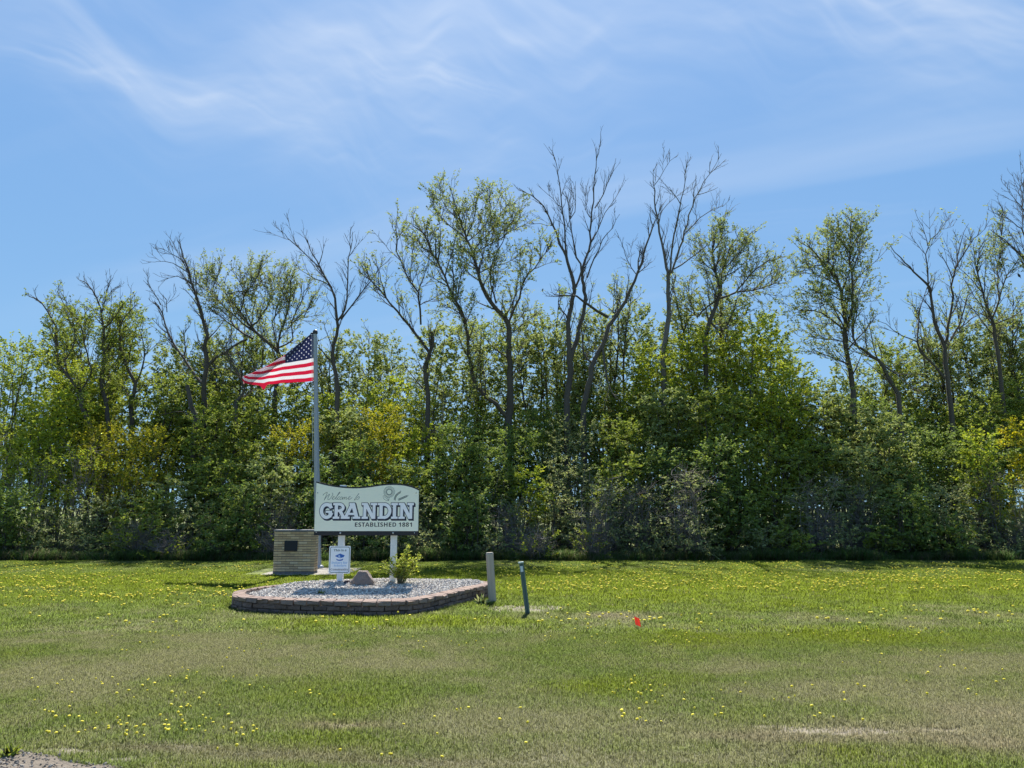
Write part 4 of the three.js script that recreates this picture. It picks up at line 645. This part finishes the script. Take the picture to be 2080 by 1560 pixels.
function shrub(seed, kind, px, topPy, wPx, d, label, group, row) {
  reseed(seed);
  const [name, lab, o] = SHRUB[kind], top = at(px, topPy, d), w = wPx / F * d * ((row ?? 3) < 2 ? 1.2 : 1.08), h = top.y, depth = w * rr(0.55, 0.8);
  const t = thing(name, label ?? `${lab}, ${ROWS[row]}, ${zone(px)}`, o.cat ?? 'shrub', label ? group : `${name.replaceAll('_', ' ')}s of the hedge`); t.position.set(top.x, 0, -d);
  const stems = new Buf(), fol = new Buf(), tw = new Buf();
  const n = 4 + Math.floor(h * 0.8), blobs = Array.from({ length: n }, (_, i) => { const f = i / (n - 1), y = h * (0.16 + 0.72 * f), taperW = 1 - 0.36 * f * f; return [rr(-0.5, 0.5) * w * 0.62 * taperW, y, rr(-0.5, 0.5) * depth * 0.6 * taperW, w * rr(0.22, 0.33) * (1.1 - 0.22 * f), Math.max(h * rr(0.11, 0.17), 0.3), depth * rr(0.3, 0.42)]; });
  blobs.push([0, Math.min(0.45, h * 0.14), 0, w * 0.42, Math.min(0.5, h * 0.16), depth * 0.4], [0, h * 0.9, 0, w * 0.25, h * 0.1, depth * 0.25], [0, h * 0.42, 0, w * 0.36, h * 0.24, depth * 0.4]);
  const stemN = Math.round((5 + w * 2.2) * (o.stems ?? 1)), col = o.stems > 2 ? TWIG_GREY : BARK;
  for (let i = 0; i < stemN; i++) {
    const b = pick(blobs), e = V(b[0] + rr(-1, 1) * b[3] * 0.8, Math.min(h, b[1] + rr(-0.3, 1) * b[4]), b[2] + rr(-1, 1) * b[5] * 0.8), s = V(rr(-0.3, 0.3) * w * 0.5, -0.05, rr(-0.25, 0.25) * depth);
    const sag = o.stems > 2 ? rr(-0.5, 0.9) : 0.2, pts = new THREE.CatmullRomCurve3([s, V(mix(s.x, e.x, 0.35) + rr(-0.15, 0.15), e.y * (0.45 + sag * 0.3), mix(s.z, e.z, 0.35)), V(mix(s.x, e.x, 0.75) + rr(-0.2, 0.2), e.y * (0.8 + sag * 0.3), mix(s.z, e.z, 0.75)), e]).getPoints(8);
    stems.tube(pts, taper((0.014 + h * 0.004) * (o.stems > 2 ? 0.6 : 1), 0.005, 9), 4, col);
    const k = Math.round(4 * (o.stems ?? 1)); for (let j = 0; j < k; j++) { const p = pts[2 + Math.floor(rnd() * 7)], dd = V(rr(-1, 1), rr(-0.3, 1), rr(-1, 1)).normalize(); tw.tube(shoot(p, dd, rr(0.3, 0.9), 3, 0.03, 0.28), taper(0.008, 0.004, 4), 3, col); }
  }
  const sprays = Math.round(o.dens * 1.2 * w * h / 15), tot = blobs.reduce((s, b) => s + b[3] * b[4], 0);
  for (const b of blobs) {
    const cnt = Math.round(sprays * b[3] * b[4] / tot);
    for (let i = 0; i < cnt; i++) {
      const v = V(rr(-1, 1), rr(-1, 1), rr(-1, 1)); if (v.lengthSq() > 1) v.normalize(); const l = v.length() || 1, q = (0.45 + 0.55 * Math.sqrt(rnd())) / l * rr(0.85, 1.08); v.multiplyScalar(q);
      const p = V(b[0] + v.x * b[3], b[1] + v.y * b[4], b[2] + v.z * b[5]); if (p.y < 0.08 || p.y < h * [0.36, 0.28, 0.12, 0, 0.4][row ?? 3]) continue;
      const dir = V(v.x + rr(-0.6, 0.6), v.y * 0.6 + rr(-0.3, 0.7) + (o.upright ?? 0), v.z + rr(-0.6, 0.6)); if (o.flat) dir.y *= 0.3; dir.normalize();
      if (rnd() < 0.12) tw.tube([p.clone().addScaledVector(dir, -0.25), p.clone().addScaledVector(dir, 0.24)], [0.007, 0.004], 3, col);
      sprig(fol, p, dir, 15, 0.42, o.size * 1.3, o.pal, o.flat ? 0.12 : 0.05);
    }
  }
  part('stems', stems.geo(), barkMat, t, 'stuff'); if (!tw.empty) part('twigs', tw.geo(), barkMat, t, 'stuff'); part('foliage', fol.geo(), leafMat, t, 'stuff');
}
const rows = [
  // back row
  [40.6, [['willow', 35, 690, 150, 'slender feathery tree with light green foliage beside lime green shrubs'], ['lime', 150, 745, 170], ['mid', 255, 770, 160], ['mid', 345, 765, 150], ['mid', 440, 790, 150], ['mid', 555, 800, 160], ['lime', 690, 800, 150], ['lime', 785, 770, 150], ['brown', 885, 790, 150], ['dark', 970, 840, 140], ['dark', 1065, 835, 140], ['dark', 1155, 820, 150], ['mid', 1250, 790, 140], ['lime', 1335, 700, 170], ['lime', 1425, 665, 160], ['lime', 1530, 640, 170], ['lime', 1612, 735, 150], ['mid', 1695, 800, 150], ['dark', 1790, 815, 170], ['mid', 1890, 830, 150], ['mid', 1985, 800, 160], ['mid', 2075, 770, 160]]],
  [37.0, [['brown', 20, 850, 150], ['lime', 110, 790, 170], ['gold', 215, 862, 170], ['gold', 320, 872, 160], ['mid', 445, 835, 150], ['mid', 520, 900, 150], ['gold', 595, 868, 150], ['spray', 690, 835, 150], ['gold', 765, 830, 130], ['lime', 840, 880, 150], ['dark', 940, 865, 150], ['dark', 1045, 872, 150], ['grey', 1155, 850, 150], ['mid', 1250, 850, 150], ['spray', 1350, 790, 170], ['mid', 1460, 790, 160], ['lime', 1570, 765, 160], ['spray', 1670, 790, 170], ['spray', 1775, 830, 150], ['dark', 1880, 880, 160], ['dark', 1975, 900, 150]]],
  [34.2, [['brown', 70, 930, 150], ['brown', 165, 915, 150], ['gold', 270, 950, 130], ['spray', 350, 975, 130], ['mid', 440, 940, 140], ['spray', 545, 930, 130], ['dark', 640, 930, 130], ['dark', 730, 900, 140], ['mid', 820, 950, 130], ['dark', 915, 930, 130], ['lime', 1078, 955, 80], ['dark', 1000, 920, 120], ['grey', 1160, 930, 120], ['mid', 1250, 930, 130], ['dark', 1350, 920, 130], ['dark', 1450, 900, 140], ['mid', 1550, 890, 140], ['mid', 1640, 900, 130], ['spray', 1740, 900, 150], ['dark', 1840, 950, 130], ['lime', 1985, 880, 100]]],
  [31.9, [['dark', 35, 1000, 140], ['grey', 125, 1040, 130], ['grey', 205, 1015, 140], ['mid', 295, 1010, 140], ['grey', 385, 1025, 140], ['dark', 480, 990, 140], ['twig', 570, 1010, 140], ['dark', 665, 1000, 140], ['dark', 765, 985, 140], ['grey', 860, 1010, 130], ['dark', 950, 1000, 130], ['twig', 1035, 1020, 130], ['grey', 1120, 1000, 130], ['twig', 1205, 975, 140], ['twig', 1295, 990, 140], ['twig', 1395, 960, 150], ['dark', 1480, 990, 140], ['mid', 1570, 1000, 140], ['twig', 1660, 975, 150], ['twig', 1750, 1010, 140], ['dark', 1840, 1000, 140], ['grey', 1920, 985, 140], ['twig', 2010, 965, 150], ['twig', 2085, 980, 130]]],
];
rows.forEach(([d, list], r) => list.forEach(([k, x, y, w, own], i) => shrub(400 + r * 60 + i, k, x, y, w, d + ((i * 7) % 5) * 0.38 - 0.8 + (r === 3 ? 0.5 : 0), own, null, r)));
[['lacy', 60, 700], ['bushy', 150, 628], ['bushy', 250, 615], ['lace', 350, 700], ['lace', 430, 690], ['lacy', 520, 680], ['lace', 610, 690], ['lace', 700, 670], ['lace', 790, 680], ['lace', 880, 660], ['lacy', 965, 650], ['lace', 1050, 640], ['lace', 1130, 650], ['lace', 1215, 640], ['lace', 1300, 620], ['lace', 1390, 600], ['lace', 1480, 600], ['lacy', 1560, 640], ['lace', 1720, 740], ['lacy', 1800, 690], ['lace', 1880, 680], ['lace', 1970, 650], ['lace', 2060, 640]].forEach(([k, x, y], i) => shrub(640 + i, k, x, y, 130, 43.4 + (i % 3) * 0.6, null, null, 4));
reseed(777); for (let i = 0; i < 20; i++) { const x = (i + 0.5) * 104 + rr(-40, 40), k = pick(['grey', 'mid', 'dark', 'grey', 'brown']), y = rr(1062, 1098), w = rr(60, 110), d = rr(30.7, 31.5); shrub(800 + i, k, x, y, w, d, `low ${ { grey: 'grey green', mid: 'mid green', dark: 'dark green', brown: 'brownish' }[k]} shrub at the lawn edge, ${zone(x)}`, 'low shrubs at the lawn edge'); reseed(7770 + i); }
shrub(700, 'yellow', 2062, 850, 75, 34.4, 'bright golden yellow shrub among the green ones of the hedge');
// small shrub in the gravel bed
{
  reseed(61); const D = 18.3, c = at(814, 1183, D), t = thing('garden_shrub', 'small yellow green shrub growing on the gravel by a white sign post', 'shrub'), y0 = bedH(c.x, -D) - 0.03;
  t.position.set(c.x, y0, -D);
  const st = new Buf(), fol = new Buf();
  const ends = [[-0.40, 0.42], [-0.33, 0.52], [-0.22, 0.62], [-0.12, 0.55], [0, 0.6], [0.06, 0.66], [0.13, 0.72], [0.17, 0.88], [0.22, 0.75], [0.28, 0.55], [0.34, 0.42], [0.43, 0.62], [0.48, 0.66], [-0.3, 0.3], [0.3, 0.3], [0.1, 0.45], [-0.15, 0.4], [0.2, 0.5]];
  for (const [x, y] of ends) for (let q = 0; q < 2; q++) {
    const e = V(x * 0.92 + rr(-0.05, 0.05), y + rr(-0.08, 0.03), rr(-0.28, 0.28)), s = V(rr(-0.09, 0.09), 0, rr(-0.08, 0.08)), pts = new THREE.CatmullRomCurve3([s, V(mix(s.x, e.x, 0.35), e.y * 0.5, mix(s.z, e.z, 0.35)), e]).getPoints(8);
    st.tube(pts, taper(0.008, 0.003, 9), 4, [0.12, 0.11, 0.06]);
    for (let i = 3; i < 9; i++) sprig(fol, pts[i], V(rr(-0.5, 0.5), 0.6, rr(-0.5, 0.5)).normalize(), 5, 0.07, 0.075, 'fresh', 0);
  }
  part('stems', st.geo(), barkMat, t, 'stuff'); part('foliage', fol.geo(), leafMat, t, 'stuff');
}
// weeds: low leafy plants
function weed(seed, p, h, r, pal, label, n = 26) {
  reseed(seed); const t = thing('weed', label, 'weed'); t.position.copy(p); const fol = new Buf();
  for (let i = 0; i < n; i++) { const a = rr(0, 6.28), e = rr(0.2, 1.3), l = mix(r, h, e / 1.4) * rr(0.6, 1.1); fol.leaf(rr(-0.3, 0.3) * r, 0.0, rr(-0.3, 0.3) * r, Math.cos(a) * Math.cos(e), Math.sin(e), Math.sin(a) * Math.cos(e), l, l * 0.28, tint(pal)); }
  part('leaves', fol.geo(), leafMat, t, 'stuff');
}
{
  const w = (px, py) => { const g = ground(px, py); g.y = hgt(g.x, g.z) - 0.01; return g; };
  weed(71, w(14, 1540), 0.13, 0.12, 'mid', 'clump of broad green weed leaves beside the roadside gravel', 60);
  weed(72, w(978, 1228), 0.26, 0.2, 'grey', 'pale weed clump against the block wall near the wooden post', 60);
  weed(73, w(1022, 1217), 0.16, 0.14, 'mid', 'green weed tuft just behind the wooden post', 40);
  weed(74, w(680, 1245), 0.24, 0.1, 'grey', 'thin dry weed standing in front of the middle of the block wall', 26);
  weed(75, w(652, 1246), 0.2, 0.1, 'grey', 'short grey weed at the shaded face of the block wall', 22);
  weed(77, w(880, 1238), 0.2, 0.12, 'mid', 'green weed at the foot of the block wall where it bends to its point', 26);
  const g = ground(652, 1210, 0.2); weed(76, g.setY(bedH(g.x, g.z)), 0.13, 0.07, 'dark', 'tiny dark green weed sprouting inside the edge of the gravel bed', 30);
}
// a bird on the twigs
{
  const D = 36.2, p = at(2070, 559.5, D), body = new THREE.LatheGeometry([[0, -0.1], [0.03, -0.085], [0.055, -0.03], [0.05, 0.03], [0.03, 0.065], [0.034, 0.09], [0.026, 0.115], [0, 0.125]].map(([r, y]) => new THREE.Vector2(r, y)), 14);
  const tail = new THREE.ConeGeometry(0.022, 0.12, 6).rotateZ(Math.PI).translate(0, -0.13, 0), beak = new THREE.ConeGeometry(0.01, 0.035, 6).rotateX(Math.PI / 2).rotateY(-Math.PI / 2).translate(-0.045, 0.092, 0);
  const g = mergeGeometries([body, tail, beak].map((q) => q.toNonIndexed())).rotateZ(0.5), b = part('bird', g, std(rgb(0.02, 0.02, 0.022), 0.7), scene); b.position.copy(p); tag(b, 'small dark bird perched on the twigs of a bare tree', 'bird');
}
// ---------------------------------------------------------------- grass, dandelions, roadside gravel
function bladeTuft(n, h, r, seed, wid = 0.006) {
  reseed(seed); const p = [], nn = [], idx = [];
  for (let i = 0; i < n; i++) {
    const a = rr(0, 6.283), q = r * Math.sqrt(rnd()), x = Math.cos(a) * q, z = Math.sin(a) * q, l = h * rr(0.5, 1.15), la = rr(0, 6.283), lean = l * rr(0.1, 0.75), fx = Math.cos(la + 1.57) * wid / 2, fz = Math.sin(la + 1.57) * wid / 2, b = p.length / 3;
    p.push(x - fx, -0.01, z - fz, x + fx, -0.01, z + fz, x + Math.cos(la) * lean * 0.4 + fx * 0.8, l * 0.6, z + Math.sin(la) * lean * 0.4 + fz * 0.8, x + Math.cos(la) * lean * 0.4 - fx * 0.8, l * 0.6, z + Math.sin(la) * lean * 0.4 - fz * 0.8, x + Math.cos(la) * lean, l * 0.95, z + Math.sin(la) * lean);
    for (let k = 0; k < 5; k++) nn.push(Math.cos(la) * 0.7, 0.7, Math.sin(la) * 0.7);
    idx.push(b, b + 1, b + 2, b, b + 2, b + 3, b + 3, b + 2, b + 4);
  }
  const g = new THREE.BufferGeometry(); g.setAttribute('position', new THREE.Float32BufferAttribute(p, 3)); g.setAttribute('normal', new THREE.Float32BufferAttribute(nn, 3)); g.setIndex(idx); return g;
}
function plant(name, label, geo, spots, category = 'grass', mat = bladeMat) {   // spots: [x, y, z, scale, height, colour]
  const m = new THREE.InstancedMesh(geo, mat, spots.length), o = new THREE.Object3D(), c = new THREE.Color();
  spots.forEach(([x, y, z, s, h, q], i) => { o.position.set(x, y, z); o.rotation.set(0, rr(0, 6.283), 0); o.scale.set(s, h, s); o.updateMatrix(); m.setMatrixAt(i, o.matrix); m.setColorAt(i, c.setRGB(...q)); });
  m.name = numbered(name); m.castShadow = m.receiveShadow = true; scene.add(m); return tag(m, label, category, null, 'stuff');
}
const gravelEdge = [[-60, 1520], [20, 1531], [80, 1540], [150, 1550], [210, 1560], [290, 1575], [380, 1600], [470, 1650]].map(([x, y]) => ground(x, y));
const onGravel = (x, z, m = 0) => { for (let i = 1; i < gravelEdge.length; i++) { const a = gravelEdge[i - 1], b = gravelEdge[i]; if (x >= a.x && x < b.x) return z > mix(a.z, b.z, (x - a.x) / (b.x - a.x)) + 0.1 * (fbm(x * 5, 3, 3) - 0.5) + m; } return x < gravelEdge[0].x && z > gravelEdge[0].z + m; };
const padBox = (x, z) => x > -8.3 && x < -5.3 && z < -23.75 && z > -26.45;
{
  const field = (n, z0, z1, half) => { const out = []; while (out.length < n) { const z = -z1 * Math.sqrt(rnd() * (1 - (z0 / z1) ** 2) + (z0 / z1) ** 2), x = rr(-1, 1) * half(-z); if (inRing(x, z, 1.02) || padBox(x, z) || onGravel(x, z)) continue; const [l, d, dead, bare] = lawn(x, z); if (rnd() < bare * 0.8 + dead * 0.25) continue; const v = rr(0.7, 1.3), c = lawnColor(x, z), straw = rnd() < 0.06 + d * 0.28; const q = straw ? [0.185, 0.18, 0.098] : c; const k = mix(0.9, 1.08, l) * (1 - 0.35 * dead) * (1 - 0.25 * d); out.push([x, hgt(x, z), z, rr(0.8, 1.3), k * rr(0.6, 1.3), [q[0] * v * 1.2, q[1] * v * 1.2, q[2] * v * 1.2]]); } return out; };
  reseed(81); const a = field(210000, 6, 13, (z) => z * 0.72 + 0.6);
  plant('grass_blades', 'short mown grass of the lawn before the raised bed', bladeTuft(9, 0.052, 0.05, 82, 0.005), a);
  reseed(83); const b = field(230000, 13, 32.5, (z) => z * 0.7 + 1);
  plant('grass_blades', 'bright green grass of the lawn around and behind the raised bed', bladeTuft(9, 0.062, 0.085, 84, 0.009), b);
  reseed(85); const fr = []; while (fr.length < 14000) { const x = rr(-24, 24), k = fbm(x * 0.6, 4, 3), z = -30.9 + k * 1.5 - rnd() ** 1.3 * 2.6; if (rnd() < k * 1.3) fr.push([x, 0, z, rr(0.8, 1.4), rr(0.5, 1.2) * (0.5 + k), rnd() < 0.15 ? [0.22, 0.19, 0.11] : [0.10 * rr(0.7, 1.4), 0.165 * rr(0.8, 1.3), 0.035]]); }
  plant('tall_grass', 'uncut taller grass along the foot of the hedge', bladeTuft(10, 0.42, 0.14, 86, 0.014), fr);
  reseed(87); const wl = []; for (let i = 0; i < 900; i++) { const u = rnd(), p = ring.getPointAt(u), t = ring.getTangentAt(u), n = V(t.z, 0, -t.x); if (n.dot(p.clone().sub(ringC)) < 0) n.negate(); p.addScaledVector(n, 0.06 + rnd() * 0.08); wl.push([p.x, 0, p.z, rr(0.5, 0.9), rr(0.25, 0.8) * (rnd() < 0.1 ? 1.6 : 0.8), [0.11 * rr(0.8, 1.3), 0.17 * rr(0.8, 1.2), 0.03]]); }
  plant('wall_grass', 'longer grass left standing against the block wall', bladeTuft(8, 0.16, 0.06, 88, 0.007), wl);
}
{
  // dandelion: a domed head of florets on a short stalk
  const head = new THREE.LatheGeometry([[0, 0.012], [0.012, 0.0115], [0.02, 0.006], [0.0215, 0], [0.012, -0.006], [0, -0.008]].map(([r, y]) => new THREE.Vector2(r, y)).reverse(), 9), stalk = new THREE.CylinderGeometry(0.002, 0.0025, 0.05, 4).translate(0, -0.03, 0);
  const paint = (g, c) => { const n = g.attributes.position.count, a = new Float32Array(n * 3); for (let i = 0; i < n; i++) a.set(c, i * 3); g.setAttribute('color', new THREE.BufferAttribute(a, 3)); return g.toNonIndexed(); };
  const geo = mergeGeometries([paint(head, [0.80, 0.68, 0.03]), paint(stalk, [0.14, 0.19, 0.05])]).translate(0, 0.05, 0);
  const mat = new THREE.MeshPhysicalMaterial({ color: rgb(1, 1, 1), vertexColors: true, roughness: 0.95, transmission: 0.2, thickness: 0 });
  reseed(91); const list = [];
  const add = (n, x0, x1, y0, y1, clump = 0) => { let k = 0; while (k < n) { const px = rr(x0, x1), py = rr(y0, y1), g = ground(px, py); if (inRing(g.x, g.z, 1.03) || padBox(g.x, g.z) || onGravel(g.x, g.z) || g.z < -31) continue; if (clump && fbm(g.x * 1.1 + 60, g.z * 1.1, 3) < clump) continue; k++; list.push(g); } };
  add(75, 60, 420, 1350, 1510, 0.36); add(25, 330, 520, 1440, 1540); add(26, 150, 560, 1260, 1340); add(30, 560, 1000, 1255, 1330); add(12, 420, 700, 1340, 1420);
  add(75, 1090, 1480, 1250, 1320, 0.44); add(60, 1530, 2060, 1235, 1310, 0.42); add(26, 1240, 1330, 1380, 1480); add(30, 1300, 1760, 1400, 1480); add(20, 1700, 2060, 1330, 1430); add(16, 600, 1100, 1440, 1550); add(40, 0, 480, 1215, 1260, 0.45); add(25, 1130, 1500, 1195, 1250);
  const nearN = list.length; add(1250, 1030, 2080, 1146, 1204, 0.45); add(520, 0, 560, 1148, 1220, 0.43); add(130, 620, 1030, 1150, 1178, 0.42);
  list.sort((a, b) => b.z - a.z);
  list.forEach((g) => { g.y = hgt(g.x, g.z); });
  const spots = list.map((g) => [g, rr(0.42, 0.85), rr(0.6, 1.3), rr(-0.3, 0.3), rr(-0.3, 0.3)]);
  for (const [g, s, h, a, b] of spots.slice(0, 300)) { const m = part('dandelion', geo, mat, scene); m.position.set(g.x, g.y + 0.015, g.z); m.scale.set(s, h, s); m.rotation.set(a, 0, b); tag(m, 'single yellow dandelion flower in the short lawn before the raised bed', 'dandelion', 'dandelions scattered over the lawn'); }
  plant('dandelion_drift', 'dense drift of yellow dandelions across the lawn in front of the hedge', geo, spots.slice(300).map(([g, s, h]) => [g.x, g.y + 0.012, g.z, s * 1.8, h * 1.5, [1, 1, 1]]), 'dandelions', mat);
}
{
  reseed(95); const pts = [], shape = new THREE.Shape(); gravelEdge.forEach((g, i) => pts.push(g)); 
  const poly = [...pts.map((g) => [g.x, g.z]), [pts.at(-1).x, -1], [-14, -1], [-14, pts[0].z]];
  // finely stepped edge
  const fine = []; for (let i = 0; i < pts.length - 1; i++) for (let k = 0; k < 14; k++) { const x = mix(pts[i].x, pts[i + 1].x, k / 14), z = mix(pts[i].z, pts[i + 1].z, k / 14) + 0.16 * (fbm(x * 5, 3, 3) - 0.5); fine.push([x, z]); }
  [...fine, ...poly.slice(pts.length)].forEach(([x, z], i) => shape[i ? 'lineTo' : 'moveTo'](x, -z)); shape.closePath();
  const g = new THREE.ExtrudeGeometry(shape, { depth: 0.03, bevelEnabled: false }).rotateX(-Math.PI / 2).translate(0, -0.006, 0);
  tag(part('gravel_shoulder', g, std(rgb(0.17, 0.14, 0.105), 1, { map: (() => { const t = toneMap.clone(); t.repeat.set(0.8, 0.8); t.needsUpdate = true; return t; })(), bumpMap: grain, bumpScale: 0.02 }), scene), 'pale gravel at the edge of the road', 'gravel', null, 'structure');
  const list = []; while (list.length < 5200) { const x = rr(-7, -1.5), z = rr(-7.9, -5.2); if (onGravel(x, z, -0.06 * rnd())) { const s = rr(0.004, 0.015) * (rnd() < 0.06 ? 1.7 : 1); list.push([x, 0.024 + s * 0.2, z, s]); } }
  scatterStones('roadside_stones', 'small loose stones of the gravel at the edge of the road', list, [[0.23, 0.20, 0.165], [0.29, 0.26, 0.22], [0.15, 0.13, 0.105], [0.20, 0.155, 0.115]]);
}
renderer.render(scene, camera);
